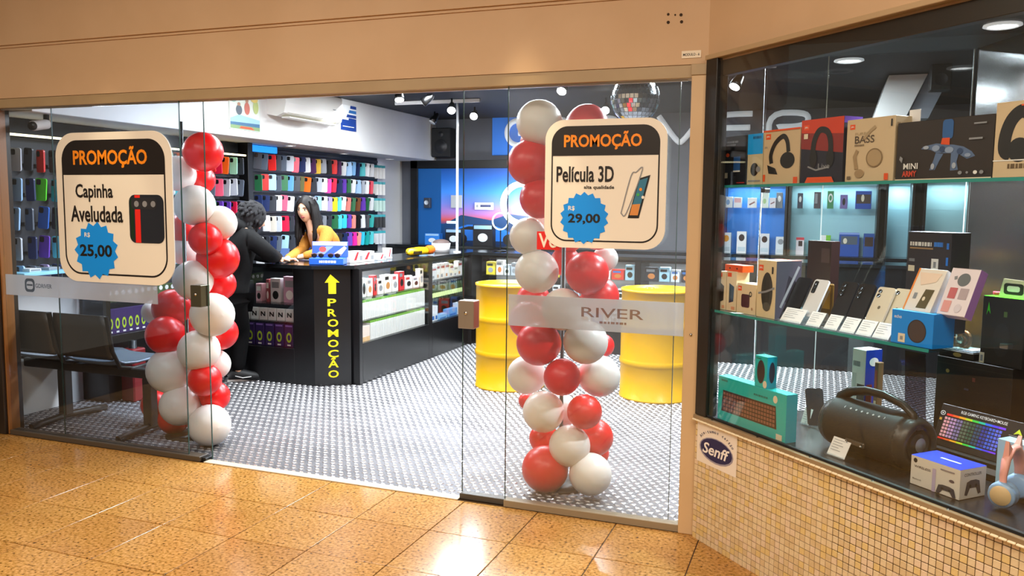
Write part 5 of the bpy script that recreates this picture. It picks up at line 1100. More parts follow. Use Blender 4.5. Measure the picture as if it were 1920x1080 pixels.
MB().tube([(-L*.44, 0, R*.62), (-L*.40, 0, R*1.02), (-L*.30, 0, R*1.28), (-L*.1, 0, R*1.46), (L*.1, 0, R*1.46), (L*.30, 0, R*1.28), (L*.40, 0, R*1.02), (L*.44, 0, R*.62)], .014, BR_, 10, sx=1.6).build('handle', bb)
for s in (-1, 1): MB().box((s*L*.44-.02, -.02, R*.5), (s*L*.44+.02, .02, R*.78), BR_, .006).build('handle_mount', bb)
mb = MB(); a = math.radians(52)
for k, c in enumerate('(oooooo)'):
    vs, fs, asp = text_geo(c, .01); hgt = .011 if c in '()' else .007
    for x, y in [(0, 0)]:
        mb.add([(-L*.22+k*.026+x2*hgt*asp, -math.cos(a)*(R+.002)-(.5-y2)*hgt*math.sin(a), math.sin(a)*(R+.002)+(y2-.5)*hgt*math.cos(a)) for x2, y2 in vs], fs, WHITE)
mb.build('button_row', bb)
mb = MB(); mb.box((-.045, -R-.004, -.045), (.045, -R+.02, -.025), mat('#5c544c', .3, .5), .004).cyl((-.034, -R-.006, -.035), (-.034, -R, -.035), .006, CHROME, 8).cyl((.034, -R-.006, -.035), (.034, -R, -.035), .006, CHROME, 8); mb.build('name_plate', bb)
price_card('white price card on an acrylic easel in front of the boombox', 1566, 858, .085, .072, None, ZB, 28)
# tilted clear sheet leaning behind the boombox
sa = won(1690, 660, .42)[0]; sb = won(1745, 745, .42)[0]
pA, pC = wpt(sa, .44, won(1690, 655, .44)[1]), wpt(sb, .30, ZB+.002)
d = (pC-pA); nrm = _t*.004; wv = _s*.09
tag(MB().add([pA, pA+wv, pC+wv, pC, pA+nrm, pA+wv+nrm, pC+wv+nrm, pC+nrm], [(0, 1, 2, 3), (7, 6, 5, 4), (0, 4, 5, 1), (1, 5, 6, 2), (2, 6, 7, 3), (3, 7, 4, 0)], glass_mat('smoked_acrylic', (.35, .35, .40), 1.0)).build('acrylic_sheet'), 'smoked clear acrylic sheet leaning behind the boombox', 'acrylic sheet')
# RGB keyboard carton
ks0 = won(1750, 780, .40)[0]
rk = carton('keyboard_box', 'black carton with a rainbow-lit gaming keyboard picture leaning right of the boombox', 'box', wpt(ks0+.205, .40, ZB+.0622), (.41, .03, .155), '#201c1b', WROT, [], tilt=-math.radians(18))
mb = MB(); W_, Hh = .41, .155
rb = ['#ff3b2f', '#ff6a2a', '#ffb02a', '#c8e02a', '#3fd04a', '#25c0a0', '#2a6af0', '#4a3af0', '#7a3af0']
for k in range(9):
    u0, u1 = .07+k*.062, .07+(k+1)*.062
    draw(mb, [('p', [(u0, .74), (u1, .74), (u1, .79), (u0, .79)], mat(rb[k], .4)), ('p', [(u0-.03, .16), (u1-.03, .16), (u1-.03, .20), (u0-.03, .20)], mat(rb[k], .4))], (-W_/2, 0, 0), (W_, 0, 0), (0, 0, Hh), (0, -1, 0))
mb.build('rainbow_edge', rk)
mb = MB()
for r in range(6):
    for c in range(18):
        hx = ['#f0a8b0', '#c89ac8', '#8a7aa8', '#5a6a5a', '#3a5a4a', '#2a4a6a', '#2a3a9a', '#3a5ad0', '#5a6ae0'][c//2]; u = .06+c*.0305-(5-r)*.002; v = .23+r*.083
        draw(mb, [('r', u, v, u+.024, v+.06, mat(hx, .4))], (-W_/2, 0, 0), (W_, 0, 0), (0, 0, Hh), (0, -1, 0), .001)
o = mb.build('printed_key', rk); o['kind'] = 'stuff'
mb = MB(); draw(mb, [('t', 'RGB GAMING KEYBOARD+MOUSE', .20, .855, .63, .925, .002, WHITE), ('o', .03, .78, .024, .055, .75, WHITE), ('e', .03, .78, .008, .018, WHITE), ('r', .01, .60, .035, .66, dk('#d9a040')), ('p', [(.70, .70), (.74, .84), (.78, .70), (.74, .74)], dk('#cfe03a')), ('r', .665, .66, .80, .675, GREY), ('r', .66, .35, .72, .37, dk('#d05a4a')), ('r', .72, .3, .725, .42, WHITE)], (-W_/2, 0, 0), (W_, 0, 0), (0, 0, Hh), (0, -1, 0)); mb.build('box_print', rk)
price_card('small grey price card lying at the foot of the rainbow keyboard carton', 1826, 840, .06, .04, None, ZB, 40)
carton('plinth_box', 'low plain black box under the rainbow keyboard carton', 'box', wpt(ks0+.21, .375, ZB+.0005), (.40, .12, .06), '#141210', WROT, [('r', .55, .35, .66, .7, dk('#8c8c90'))])
# controller carton
q = onZ(1704, 906, ZB)-WO; ca, ct_ = q.dot(_s), q.dot(_t); cb = (onZ(1783, 942, ZB)-WO).dot(_s); cz = won(1705, 852, ct_)[1]
pad = lambda cu, cv, k: [('p', [(cu-.17*k, cv+.10*k), (cu-.07*k, cv+.14*k), (cu+.07*k, cv+.14*k), (cu+.17*k, cv+.10*k), (cu+.22*k, cv-.20*k), (cu+.15*k, cv-.22*k), (cu+.08*k, cv-.05*k), (cu-.08*k, cv-.05*k), (cu-.15*k, cv-.22*k), (cu-.22*k, cv-.20*k)], dk('#3a3a44')), ('e', cu-.08*k, cv+.0*k, .03*k, .04*k, INK), ('e', cu+.08*k, cv, .03*k, .04*k, INK)]
co = carton('controller_box', 'white game controller carton with a royal blue lid at the front of the deck', 'box', wpt((ca+cb)/2, ct_+.004, ZB+.0005), (cb-ca, .125, cz-ZB), '#d9d0c4', WROT, [('t', 'WIRELESS', .08, .62, .42, .70, .012, dk('#3a3038')), ('e', .1, .86, .04, .08, INK), ('r', .46, 0, .53, .78, dk('#b8a8c4')), ('t', 'Bluetooth', .06, .2, .24, .26, .004, dk('#6a5f58')), ('e', .85, .55, .05, .05, dk('#5a4f58')), ('r', .62, .82, .9, .86, dk('#8a7f84'))] + pad(.75, .22, .9), [('t', 'CONTROLLER', .16, .76, .8, .86, .012, dk('#30303a'))] + pad(.5, .42, 1.4), [('r', 0, 0, 1, 1, dk('#2a44e0')), ('r', .35, .46, .75, .54, WHITE)])
# cat-ear headphones and their pale blue carton
q = onZ(1856, 958, ZB)-WO; ha, ht = q.dot(_s), q.dot(_t)
carton('headphone_box', 'pale blue carton behind the pink cat-ear headphones', 'box', wpt(ha-.045, ht+.225, ZB+.0005), (.20, .06, .168), '#a9cbdc', WROT, [('p', [(.0, .0), (1, 0), (1, .35), (.3, .2)], dk('#d9c39a')), ('e', .7, .6, .2, .2, dk('#8fb0b8')), ('d', .3, .84, .8, .9, WHITE)], [('r', 0, 0, 1, 1, dk('#8fb4cc'))])
PK, LBm = mat('#eea79c', .4), mat('#8fb4dc', .35)
hp = thing('cat_ear_headphones', 'pink and light blue cat-ear headphones at the lower right corner of the window', 'headphones', wpt(ha-.02, ht+.12, ZB+.001), WROT+math.radians(105))
hp.scale = (.86, .86, .86)
MB().tube([(-.075+.0, 0, .07), (-.078, 0, .12), (-.06, 0, .175), (-.02, 0, .205), (.02, 0, .205), (.06, 0, .175), (.078, 0, .12), (.075, 0, .07)], [.010, .012, .014, .014, .014, .014, .012, .010], PK, 10, sx=1.5).build('headband', hp)
for s in (-1, 1):
    MB().add([(s*.068, -.012, .165), (s*.022, -.012, .200), (s*.060, -.006, .245), (s*.068, .012, .165), (s*.022, .012, .200), (s*.060, .006, .245)], [(0, 1, 2), (3, 5, 4), (0, 3, 4, 1), (1, 4, 5, 2), (2, 5, 3, 0)], PK).build('cat_ear', hp)
    Mx = Matrix.Translation((s*.078, -.004, .052)) @ Matrix.Rotation(s*PI/2, 4, 'Y') @ Matrix.Rotation(0, 4, 'X')
    MB().lathe([(0, -.035), (.035, -.035), (.046, -.026), (.048, -.012), (.045, -.002), (.043, .004), (.048, .010), (.044, .024), (0, .026)], LBm, 28, Mx).build('ear_cup', hp)
    MB().lathe([(.036, .0262), (.034, .029), (0, .030)], mat('#d9b98a', .4), 24, Mx).build('ear_plate', hp)

# bay ceiling lamps
for k, (px, py, lit, lb) in enumerate(((1592, 112, 1, 'bright round ceiling lamp over the left part of the window shelf'), (1580, 70, 0, 'unlit ring lamp on the window ceiling behind the dark header'), (1880, 46, 1, 'bright round ceiling lamp near the upper right corner of the window'))):
    q = onZ(px, py, ZT); q2 = q-WO
    if q2.dot(_t) < .09: q = wpt(q2.dot(_s)+.05, .12, ZT)
    o = thing('bay_lamp', lb, 'lamp', (q.x, q.y, ZT))
    MB().lathe([(.062, 0), (.064, -.006), (.052, -.010), (.050, -.004)], mat('#e9e9ea', .3, 0, .5 if lit else .1), 28).build('ring', o)
    MB().lathe([(.050, -.004), (.02, -.006), (0, -.006)], mat('#ffffff', .3, 0, 9) if lit else mat('#26262a', .4), 24).build('diffuser', o)
    if lit: spot('bay_lamp_light', (q.x, q.y, ZT-.02), (q.x, q.y-.1, 0), 190, COOL, 130, .6, .05)

# ------------------------------------------------------------------ LIT SHOWCASES AT THE BACK (seen through the bay)
SA = mat('#a9c8d0', .5)
def showcase(label, x0, x1, Y, z0, z1, shelves, backc):
    o = thing('showcase', label, 'showcase', (0, 0, 0))
    MB().box((x0, Y+.26, z0), (x1, Y+.28, z1), mat(backc, .5), .001).build('back_panel', o)
    MB().box((x0-.025, Y, z0), (x0, Y+.28, z1), BLACK, .002).box((x1, Y, z0), (x1+.025, Y+.28, z1), BLACK, .002).box((x0-.025, Y, z1), (x1+.025, Y+.28, z1+.04), BLACK, .002).build('frame', o)
    for z in shelves: MB().box((x0, Y+.01, z-.008), (x1, Y+.26, z), CGL).build('shelf_glass', o)
    area('showcase_light', ((x0+x1)/2, Y+.12, z1-.01), (x1-x0)*.9, .05, 4.5, (.75, .93, 1))
    return o
YS = 9.28
showcase('blue-backed lit showcase at the back seen left of the white pane edge', -1.02, -.40, YS, 1.0005, 1.76, (1.50,), '#2f78c8')
showcase('aqua-backed lit showcase at the back behind the dark speaker box', -.34, .50, YS, 1.0005, 1.76, (1.50,), '#9fc9d2')
showcase('narrow aqua showcase at the back beside the dark uprights', .60, .82, YS, 1.0005, 1.76, (1.50,), '#8fb9c4')
showcase('pale aqua showcase at the back above the dark grey printed carton', .95, 1.40, YS, 1.0005, 1.78, (1.50,), '#93b5b8')
def sc_item(px0, px1, pyt, z, c, lb, pic, Y=YS+.1):
    a = onY(px0, pyt, Y); b = onY(px1, pyt, Y)
    carton('showcase_box', lb, 'box', ((a.x+b.x)/2, Y, z+.0005), (max(b.x-a.x, .03), .06, max(a.z-z, .04)), c, 0, pic)
Dk = mat('#3a2420', .4); Cc = lambda u=.5, v=.5: [('e', u, v, .28, .3, Dk)]
sc_item(1357, 1374, 369, 1.50, '#f0f0f2', 'white box at the left end of the upper showcase shelf', [('e', .5, .5, .2, .25, dk('#7aa8d8'))])
sc_item(1376, 1391, 370, 1.50, '#e9e4e6', 'white box under the pink drone on the upper showcase shelf', [('r', .1, .5, .9, .9, dk('#e8b0b4'))])
sc_item(1402, 1419, 371, 1.50, '#f2eeee', 'white slipper-print box on the upper showcase shelf', [('s', [(.2, .3), (.8, .6)], .008, dk('#8a5a60'))])
sc_item(1427, 1442, 358, 1.50, '#dfe6d8', 'tall pale box on the upper blue showcase shelf', [('e', .5, .4, .2, .15, dk('#a8c88a'))])
sc_item(1443, 1455, 371, 1.50, '#e6dde0', 'short white box before the grey one on the upper showcase shelf', [('s', [(.2, .4), (.8, .6)], .006, dk('#8a5a60'))], YS+.05)
sc_item(1456, 1468, 361, 1.50, '#7f858c', 'grey boxed earphones at the right of the upper blue shelf', [('e', .5, .6, .25, .2, WHITE)])
for k, (px, pt, c, lb) in enumerate(((1361, 436, '#e9eef2', 'white box with an orange toy picture on the lower blue showcase shelf'), (1390, 434, '#efe9e6', 'white box with drone print on the lower blue showcase shelf'), (1433, 438, '#e6e2e4', 'white headset box on the lower blue showcase shelf'), (1463, 444, '#dfe0e2', 'white boxed camera ring at the right of the lower blue shelf'))):
    sc_item(px-8, px+10, pt, 1.0+.001, c, lb, [('e', .5, .72, .3, .16, (dk('#e8a03a'), Dk, Dk, GREY)[k]), ('r', .1, .1, .9, .3, dk('#c9d3da'))])
sc_item(1493, 1508, 445, 1.0+.001, '#efe2e4', 'white and red camera box on the lower aqua showcase shelf', [('r', .3, .5, .8, .8, Dk), ('r', .0, .85, 1, 1, dk('#d8404a'))])
sc_item(1574, 1612, 436, 1.0+.001, '#1f4fa6', 'blue game box with figures on the lower aqua showcase shelf', [('r', .1, .5, .9, .85, dk('#55606e')), ('e', .3, .65, .1, .12, CREAM), ('r', 0, .92, 1, 1, dk('#8fa8e6'))])
sc_item(1620, 1640, 438, 1.0+.001, '#23509c', 'narrow blue game box on the lower aqua showcase shelf', [('r', .1, .45, .9, .85, Dk)])
sc_item(1605, 1635, 358, 1.50, '#1d4ba8', 'blue game box on the upper aqua showcase shelf', [('r', .05, .3, .95, .8, dk('#4a3a34')), ('e', .45, .6, .1, .2, CREAM)])
sc_item(1527, 1540, 360, 1.50, '#4a4048', 'dark slim box on the upper aqua showcase shelf', [('r', .1, .3, .5, .9, GREY)])
sc_item(1552, 1564, 358, 1.50, '#3f8f5a', 'green round-logo box on the upper aqua showcase shelf', [('o', .5, .6, .35, .25, .6, WHITE)])
sc_item(1576, 1590, 365, 1.50, '#7a6aa8', 'lilac box on the upper aqua showcase shelf', [('e', .5, .5, .2, .25, INK)])
sc_item(1496, 1506, 362, 1.50, '#26324a', 'navy toy pack on the upper aqua showcase shelf', [('e', .5, .6, .25, .2, WHITE)])
sc_item(1538, 1558, 441, 1.0+.001, '#7fc83a', 'white and lime green carton on top of the dark speaker box', [('r', 0, 0, .55, 1, WHITE)])
wc('speaker_box', 'dark brown speaker carton standing at the back of the lower glass shelf', 'box', 1515, 1560, 452, .40, ZS2, .05, '#2a1616', [('e', .78, .3, .12, .12, GREY), ('r', .6, .7, .95, .9, dk('#4a3a3a'))])
# white slanted soffit deep in the shop, seen through the bay
Yw = 7.4; q = [onY(*p_, Yw) for p_ in ((1672, 128), (1745, 128), (1697, 222), (1638, 222))]
so = thing('slanted_soffit', 'white slanted soffit box hanging from the shop ceiling behind the bay glass', 'soffit', (0, 0, 0))
z_up = ZC; 
def ext(a, b, z): t_ = (z-a.z)/(b.z-a.z); return a.lerp(b, t_)
p0 = ext(q[3], q[0], min(z_up, 2.57)); p1 = ext(q[2], q[1], min(z_up, 2.57))
MB().prism([(p0.x, p0.z), (p1.x, p1.z), (q[2].x, q[2].z), (q[3].x, q[3].z)], Yw, Yw+.9, PALE).build('white_face', so)
MB().prism([(p1.x+.002, p1.z), (p1.x+.17, p1.z), (q[2].x+.17, q[2].z), (q[2].x+.002, q[2].z)], Yw+.03, Yw+.9, mat('#7e848e', .5)).build('grey_edge', so)
sk = onY(1765, 143, 7.0); s5 = thing('ceiling_speaker', 'small black loudspeaker by the slanted white soffit', 'speaker', (sk.x, 7.0, sk.z-.1)); MB().box((-.07, 0, 0), (.07, .14, ZC-sk.z+.1), BLACKM, .006).build('cabinet', s5); MB().lathe([(.045, 0), (.03, -.01), (0, -.006)], mat('#26262a', .4), 16, Matrix.Translation((0, -.001, .08)) @ Matrix.Rotation(PI/2, 4, 'X')).build('cone', s5)

# ------------------------------------------------------------------ PEOPLE
def skin(name, nodes, edges, mt, parent=None, root=None, sub=2, smooth=True):
    ids = list(nodes); bm = bmesh.new(); lay = bm.verts.layers.skin.verify(); vv = {}
    for k in ids:
        p, r = nodes[k]; v = bm.verts.new(p); v[lay].radius = (r, r) if not isinstance(r, tuple) else r; v[lay].use_root = (k == (root or ids[0])); vv[k] = v
    for a, b in edges: bm.edges.new((vv[a], vv[b]))
    me = bpy.data.meshes.new(name); bm.to_mesh(me); bm.free()
    o = bpy.data.objects.new('tmp', me); COL.objects.link(o); o.modifiers.new('s', 'SKIN').use_smooth_shade = True
    s_ = o.modifiers.new('u', 'SUBSURF'); s_.levels = sub; s_.render_levels = sub
    bpy.context.view_layer.update()
    m2 = bpy.data.meshes.new_from_object(o.evaluated_get(bpy.context.evaluated_depsgraph_get()))
    bpy.data.objects.remove(o); bpy.data.meshes.remove(me)
    m2.name = name; m2.materials.clear(); m2.materials.append(mt)
    q = bpy.data.objects.new(name, m2); COL.objects.link(q)
    if parent: q.parent = parent
    return q
SKINW = nodes_mat('skin_light'); SKINW[3].inputs['Base Color'].default_value = (*lin('#e0ac8c'), 1); SKINW[3].inputs['Roughness'].default_value = .5; SKINW[3].inputs['Subsurface Weight'].default_value = .1; SKINW = SKINW[0]
HAIRB = noise_paint('dark_hair', '#090606', '#140e0c', 80, .6, .3, .3); HAIRC = noise_paint('charcoal_hood_fur', '#0e0e10', '#232226', 60, .85, .6)
MUST = noise_paint('mustard_knit', '#b4741f', '#c2822c', 120, .8, .3); BLK = noise_paint('black_jacket', '#070708', '#0d0d0f', 40, .75, .3, .2); TRS = noise_paint('black_trousers', '#050506', '#0a0a0c', 60, .85, .2, .2)
def head_geo(skinm, parent, C, fd, tilt=0.0):
    """head shaped about its centre; fd = facing direction"""
    fz = V((0, 0, 1)); f = V(fd).normalized(); sx = f.cross(fz).normalized(); f = (f*math.cos(tilt) - fz*math.sin(tilt)).normalized(); up = sx.cross(f).normalized()
    M = Matrix((sx, f, up)).transposed().to_4x4(); M.translation = V(C)
    vs = []; fs = []; n, m_ = 28, 20; a_, b_, c_ = .073, .092, .112
    for i in range(m_+1):
        th = PI*i/m_
        for k in range(n):
            ph = 2*PI*k/n; x = math.sin(th)*math.cos(ph); y = math.sin(th)*math.sin(ph); z = math.cos(th)
            X, Y, Z = a_*x, b_*y, c_*z
            if z < 0: X *= 1-.28*(-z)**1.3; Y = Y*(1-.12*(-z)) + .012*(-z)
            if y > 0:
                fx = X/.02; 
                Y += .020*math.exp(-(X/.013)**2-((Z+.018)/.016)**2) + .010*math.exp(-(X/.009)**2-((Z-.004)/.025)**2)
                Y -= .010*(math.exp(-((X-.03)/.016)**2-((Z-.010)/.011)**2) + math.exp(-((X+.03)/.016)**2-((Z-.010)/.011)**2))
                Y += .006*math.exp(-(X/.02)**2-((Z+.052)/.009)**2) + .007*math.exp(-(X/.02)**2-((Z+.095)/.014)**2)
            vs.append((X, Y, Z))
    for i in range(m_):
        for k in range(n): fs.append((i*n+k, i*n+(k+1) % n, (i+1)*n+(k+1) % n, (i+1)*n+k))
    mb = MB().add(vs, fs, skinm, True, M)
    for s in (-1, 1): mb.sph((s*.074, -.008, -.005), (.012, .02, .03), skinm, 10, 8, M)
    h = mb.build('head', parent)
    for s in (-1, 1):
        MB().sph((s*.030, .072, .010), (.013, .010, .008), mat('#e9e4de', .3), 12, 8, M).sph((s*.030, .081, .010), (.0055, .003, .0062), mat('#2a1a12', .2), 10, 6, M).tube([(s*.017, .078, .017), (s*.03, .083, .0195), (s*.043, .074, .015)], .0022, mat('#1a100c', .5), 6, M=M).build('eye', h)
        MB().tube([(s*.014, .088, .030), (s*.03, .088, .035), (s*.047, .074, .029)], [.003, .0036, .0018], mat('#1c120e', .6), 6, M=M).build('eyebrow', h)
    MB().tube([(-.021, .079, -.053), (-.009, .090, -.049), (0, .0915, -.051), (.009, .090, -.049), (.021, .079, -.053)], [.001, .0035, .0035, .0035, .001], mat('#b0535a', .4), 6, M=M).tube([(-.020, .079, -.054), (0, .090, -.060), (.020, .079, -.054)], [.001, .0045, .001], mat('#b85b60', .4), 6, M=M).build('mouth', h)
    return h, M
def add_hand(N, E, wrist, pre, d, side, nrm, sc_=1.0):
    """palm with five bent fingers; d = pointing direction, side = towards the thumb, nrm = back of the hand"""
    d, side, nrm = V(d).normalized(), V(side).normalized(), V(nrm).normalized(); w = N[wrist][0]
    N[pre+'p1'] = (w+d*.035*sc_, (.026*sc_, .015*sc_)); E.append((wrist, pre+'p1')); N[pre+'p2'] = (w+d*.075*sc_, (.034*sc_, .013*sc_)); E.append((pre+'p1', pre+'p2'))
    for k, (off, L) in enumerate(((.027, .066), (.010, .074), (-.008, .069), (-.024, .054))):
        b = w+d*.082*sc_+side*off*sc_; p = pre+'p2'
        for j, (t, dr) in enumerate(((.10, .0), (.45, .004), (.78, -.006), (1.0, -.020))):
            q = pre+'f%d%d' % (k, j); N[q] = (b+d*L*t*sc_+side*off*.25*t*sc_+nrm*dr*sc_, (.0088-.0012*j)*sc_); E.append((p, q)); p = q
    p = pre+'p1'
    for j, (a, b_) in enumerate(((.020, .028), (.042, .038), (.062, .042))):
        q = pre+'t%d' % j; N[q] = (w+d*(.02+a)*sc_+side*b_*sc_-nrm*.006*j*sc_, (.0105-.0012*j)*sc_); E.append((p, q)); p = q
def person(label, G, skinm):
    N, E = G
    return tag(skin('person', N, E, skinm, None, 'hip'), label, 'person')
# --- saleswoman behind the counter
fd = V((-.50, -.87, 0)).normalized(); lf = V((-fd.y, fd.x, 0))
hc_ = onY(574, 393, 6.34)
hip = V((hc_.x+.14, 6.62, .90)); che = V((hc_.x+.07, 6.46, 1.17)); nek = V((hc_.x+.015, 6.385, 1.315))
N = {'hip': (hip, .125), 'wai': (hip.lerp(che, .5), .105), 'che': (che, .118), 'nek': (nek, .045), 'hed': (hc_+V((0, .0, -.03)), .05)}
E = [('hip', 'wai'), ('wai', 'che'), ('che', 'nek'), ('nek', 'hed')]
hands = {'l': onZ(548, 482, HT+.028), 'r': onZ(527, 487, HT+.028)}
for s, sg in (('l', 1), ('r', -1)):
    N['sh'+s] = (che+lf*.155*sg+V((0, 0, .075)), .055); E.append(('che', 'sh'+s))
    elb = che+lf*.19*sg+fd*.10+V((0, 0, -.10)); wr = hands[s] - fd*.06+lf*.03*sg
    N['el'+s] = (elb, .042); N['wr'+s] = (wr, .024); E += [('sh'+s, 'el'+s), ('el'+s, 'wr'+s)]
    N['kn'+s] = (hip+lf*.10*sg+V((0, 0, -.44)), .058); N['th'+s] = (hip+lf*.09*sg+V((0, 0, -.12)), .085); N['an'+s] = (hip+lf*.10*sg+V((0, .02, -.82)), .036); E += [('hip', 'th'+s), ('th'+s, 'kn'+s), ('kn'+s, 'an'+s)]
    N['to'+s] = (hip+lf*.10*sg+fd*.13+V((0, 0, -.868)), .030); E.append(('an'+s, 'to'+s))
    add_hand(N, E, 'wr'+s, s, fd*1-lf*.25*sg+V((0, 0, -.05)), -lf*sg, (0, 0, 1), .95)
wm = person('woman in a mustard sweater with long dark hair leaning over the counter', (N, E), SKINW)
sub_ = lambda keys, ed, k, a: ({q: (N[q][0], (N[q][1] if not isinstance(N[q][1], tuple) else N[q][1][0])*k+a) for q in keys}, ed)
ks = ['che', 'wai', 'hip', 'shl', 'shr', 'ell', 'elr']; Nn, Ee = sub_(ks, [('che', 'wai'), ('wai', 'hip'), ('che', 'shl'), ('che', 'shr'), ('shl', 'ell'), ('shr', 'elr')], 1.12, .006)
for s in 'lr': Nn['cu'+s] = (N['el'+s][0].lerp(N['wr'+s][0], .93), .036); Ee.append(('el'+s, 'cu'+s))
Nn['col'] = (N['che'][0].lerp(N['nek'][0], .72), .062); Ee.append(('che', 'col'))
skin('sweater', Nn, Ee, MUST, wm, 'che')
ks = ['hip', 'thl', 'thr', 'knl', 'knr', 'anl', 'anr']; Nn, Ee = sub_(ks, [('hip', 'thl'), ('hip', 'thr'), ('thl', 'knl'), ('thr', 'knr'), ('knl', 'anl'), ('knr', 'anr')], 1.1, .006); skin('trousers', Nn, Ee, TRS, wm, 'hip')
for s in 'lr':
    a = N['an'+s][0]; MB().tube([a+V((0, 0, -.045))-fd*.06, a+V((0, 0, -.04)), a+V((0, 0, -.045))+fd*.08, a+V((0, 0, -.05))+fd*.16], [.03, .042, .038, .022], BLACK, 10).build('shoe', wm)
face = V((.12, -1.0, 0)); hd, HM = head_geo(SKINW, wm, hc_, face, .18)
hb = MB()
vs = []; fs = []; n, m_ = 30, 14                         # hair cap with a face opening
for i in range(m_+1):
    th = .02+ (PI*.80)*i/m_
    for k in range(n):
        ph = PI/2+2*PI*k/n; fr = math.cos(ph-PI/2)        # 1 in front
        lim = PI*.80 if fr < .35 else PI*.80-(fr-.35)/.65*(PI*.50)
        t = min(th, lim); w_ = 1+.04*math.sin(k*2.1)
        vs.append((.084*w_*math.sin(t)*math.cos(ph), .104*w_*math.sin(t)*math.sin(ph)-.006, .124*math.cos(t)+.004))
for i in range(m_):
    for k in range(n): fs.append((i*n+k, i*n+(k+1) % n, (i+1)*n+(k+1) % n, (i+1)*n+k))
hb.add(vs, fs, HAIRB, True, HM)
for s in (-1, 1):
    for j in range(7):
        y0 = .035-.02*j; x0 = s*(.070-.004*max(0, j-3)); sw = .012*math.sin(j*1.7)
        hb.tube([(x0*.7, y0, .08), (x0*1.08, y0-.004, .02), (x0*1.16, y0-.01, -.06), (s*(.088+.006*(j % 3)), y0*.9+.0+sw, -.15), (s*(.085+.008*(j % 2)), .03+y0*.8+sw, -.24), (s*.075, .05+y0*.7, -.32+.015*j)], [.012, .018, .021, .022, .018, .006], HAIRB, 8, M=HM)
for j in range(7): hb.tube([(-.06+.02*j, -.085, .03), (-.062+.021*j, -.098, -.08), (-.06+.02*j, -.10, -.20), (-.055+.018*j, -.095, -.29)], [.02, .024, .022, .007], HAIRB, 8, M=HM)
hb.build('hair', wm)
mp_ = tag(MB().prism(rrect(-.036, -.075, .036, .075, .01, .01, 3), 0, .008, mat('#2b3f66', .3)).build('mobile_phone'), 'dark blue mobile phone held out by the woman over the counter', 'mobile phone'); mp_.location = onZ(533, 474, HT+.075); mp_.rotation_euler = (math.radians(-62), 0, math.radians(25))
# --- customer leaning on the counter, seen from behind
fd = V((.72, .69, 0)).normalized(); lf = V((-fd.y, fd.x, 0))
hc2 = onY(473, 408, 5.50); hip = V((-4.43, 5.36, .86)); che = V((-4.335, 5.42, 1.15)); nek = hc2.lerp(che, .42)
N = {'hip': (hip, .125), 'wai': (hip.lerp(che, .5), .115), 'che': (che, .13), 'nek': (nek, .05), 'hed': (hc2+V((0, 0, -.03)), .05)}
E = [('hip', 'wai'), ('wai', 'che'), ('che', 'nek'), ('nek', 'hed')]
for s, sg in (('l', 1), ('r', -1)):
    N['sh'+s] = (che+lf*.155*sg+V((.02, .02, .085)), .06); E.append(('che', 'sh'+s))
    if s == 'r': elb = onY(507, 478, 5.50); wr = onZ(524, 484, HT+.03)
    else: elb = V((-4.40, 5.62, 1.08)); wr = V((-4.27, 5.80, HT+.03))
    N['el'+s] = (elb, .046); N['wr'+s] = (wr, .026); E += [('sh'+s, 'el'+s), ('el'+s, 'wr'+s)]
    fo = onZ(445, 716, .0) if s == 'r' else onZ(436, 700, 0)
    N['th'+s] = (hip+lf*.08*sg+V((0, 0, -.13)), .09); N['kn'+s] = (V((fo.x, fo.y, .46))+fd*.03, .062); N['an'+s] = (V((fo.x, fo.y, .085)), .038); N['to'+s] = (V((fo.x, fo.y, .035))+fd*.14, .03); E += [('hip', 'th'+s), ('th'+s, 'kn'+s), ('kn'+s, 'an'+s), ('an'+s, 'to'+s)]
    add_hand(N, E, 'wr'+s, s, fd-lf*.2*sg, -lf*sg, (0, 0, 1), 1.0)
cu_ = person('customer in a black hooded jacket leaning on the counter, seen from behind', (N, E), SKINW)
ks = ['che', 'wai', 'hip', 'shl', 'shr', 'ell', 'elr']; Nn, Ee = sub_(ks, [('che', 'wai'), ('wai', 'hip'), ('che', 'shl'), ('che', 'shr'), ('shl', 'ell'), ('shr', 'elr')], 1.2, .012)
for s in 'lr': Nn['cu'+s] = (N['el'+s][0].lerp(N['wr'+s][0], .9), .045); Ee.append(('el'+s, 'cu'+s))
Nn['col'] = (N['che'][0].lerp(N['nek'][0], .75), .085); Ee.append(('che', 'col')); Nn['hem'] = (hip+V((0, 0, -.15)), .175); Ee.append(('hip', 'hem'))
skin('jacket', Nn, Ee, BLK, cu_, 'che')
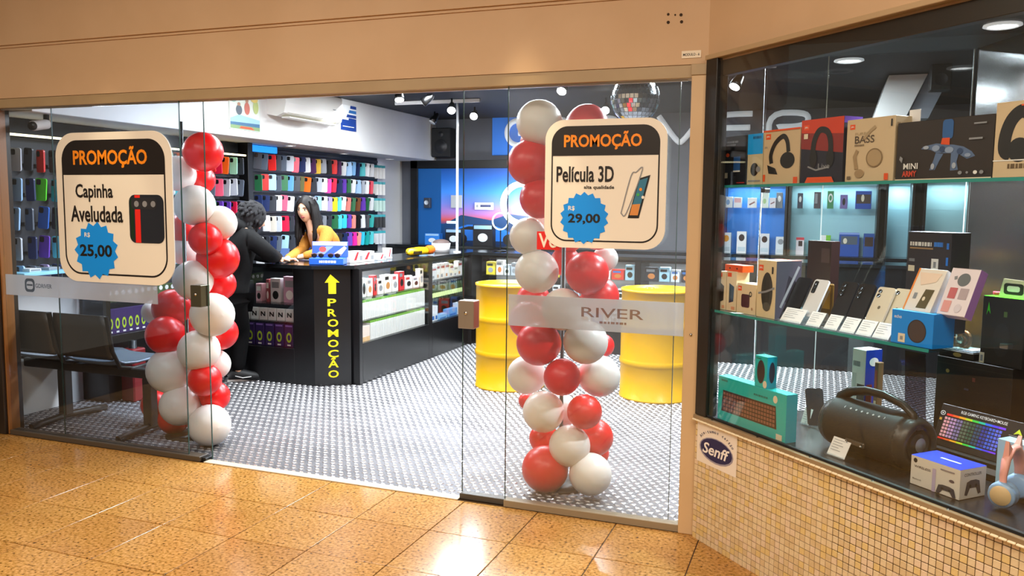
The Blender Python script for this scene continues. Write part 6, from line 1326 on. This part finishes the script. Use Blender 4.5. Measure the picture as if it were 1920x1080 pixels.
ks = ['hip', 'thl', 'thr', 'knl', 'knr', 'anl', 'anr']; Nn, Ee = sub_(ks, [('hip', 'thl'), ('hip', 'thr'), ('thl', 'knl'), ('thr', 'knr'), ('knl', 'anl'), ('knr', 'anr')], 1.3, .015); skin('trousers', Nn, Ee, TRS, cu_, 'hip')
WS = mat('#f0efec', .5)
for s in 'lr':
    a = N['an'+s][0]; b = V((a.x, a.y, 0)); sd = fd.cross(V((0, 0, 1)))
    sh_ = MB().tube([b-fd*.075+V((0, 0, .05)), b-fd*.04+V((0, 0, .065)), b+fd*.03+V((0, 0, .065)), b+fd*.11+V((0, 0, .045)), b+fd*.185+V((0, 0, .034)), b+fd*.205+V((0, 0, .03))], [.026, .042, .046, .04, .032, .012], BLACKM, 12).build('shoe', cu_)
    MB().tube([b-fd*.08+V((0, 0, .014)), b+V((0, 0, .014)), b+fd*.12+V((0, 0, .014)), b+fd*.20+V((0, 0, .014))], [.013, .014, .014, .010], WS, 10, M=None, sx=1).tube([b-fd*.02+sd*.046+V((0, 0, .06)), b+fd*.04+sd*.047+V((0, 0, .04)), b+fd*.11+sd*.040+V((0, 0, .045))], .004, WS, 6).build('sole_stripe', sh_)
hd2, HM2 = head_geo(SKINW, cu_, hc2, fd, .45)
hb = MB().sph((0, -.012, .012), (.096, .112, .122), HAIRC, 22, 14, HM2)
for j in range(70):
    d_ = V((random.gauss(0, 1), random.gauss(0, 1)-.2, random.gauss(0, 1)+.2)).normalized()
    if d_.y > .75: continue
    hb.tube([(d_.x*.09, d_.y*.105-.012, d_.z*.115+.012), (d_.x*.104, d_.y*.12-.014, d_.z*.128+.006), (d_.x*.110, d_.y*.125-.016, d_.z*.128-.02)], [.020, .014, .003], HAIRC, 6, M=HM2)
hb.build('hair', cu_)
hq = MB().sph((0, -.06, -.11), (.12, .09, .075), BLK, 18, 12, HM2).tube([(-.11, -.01, -.09), (-.085, .045, -.115), (0, .07, -.13), (.085, .045, -.115), (.11, -.01, -.09)], .03, BLK, 10, M=HM2); hq.build('hood', cu_)
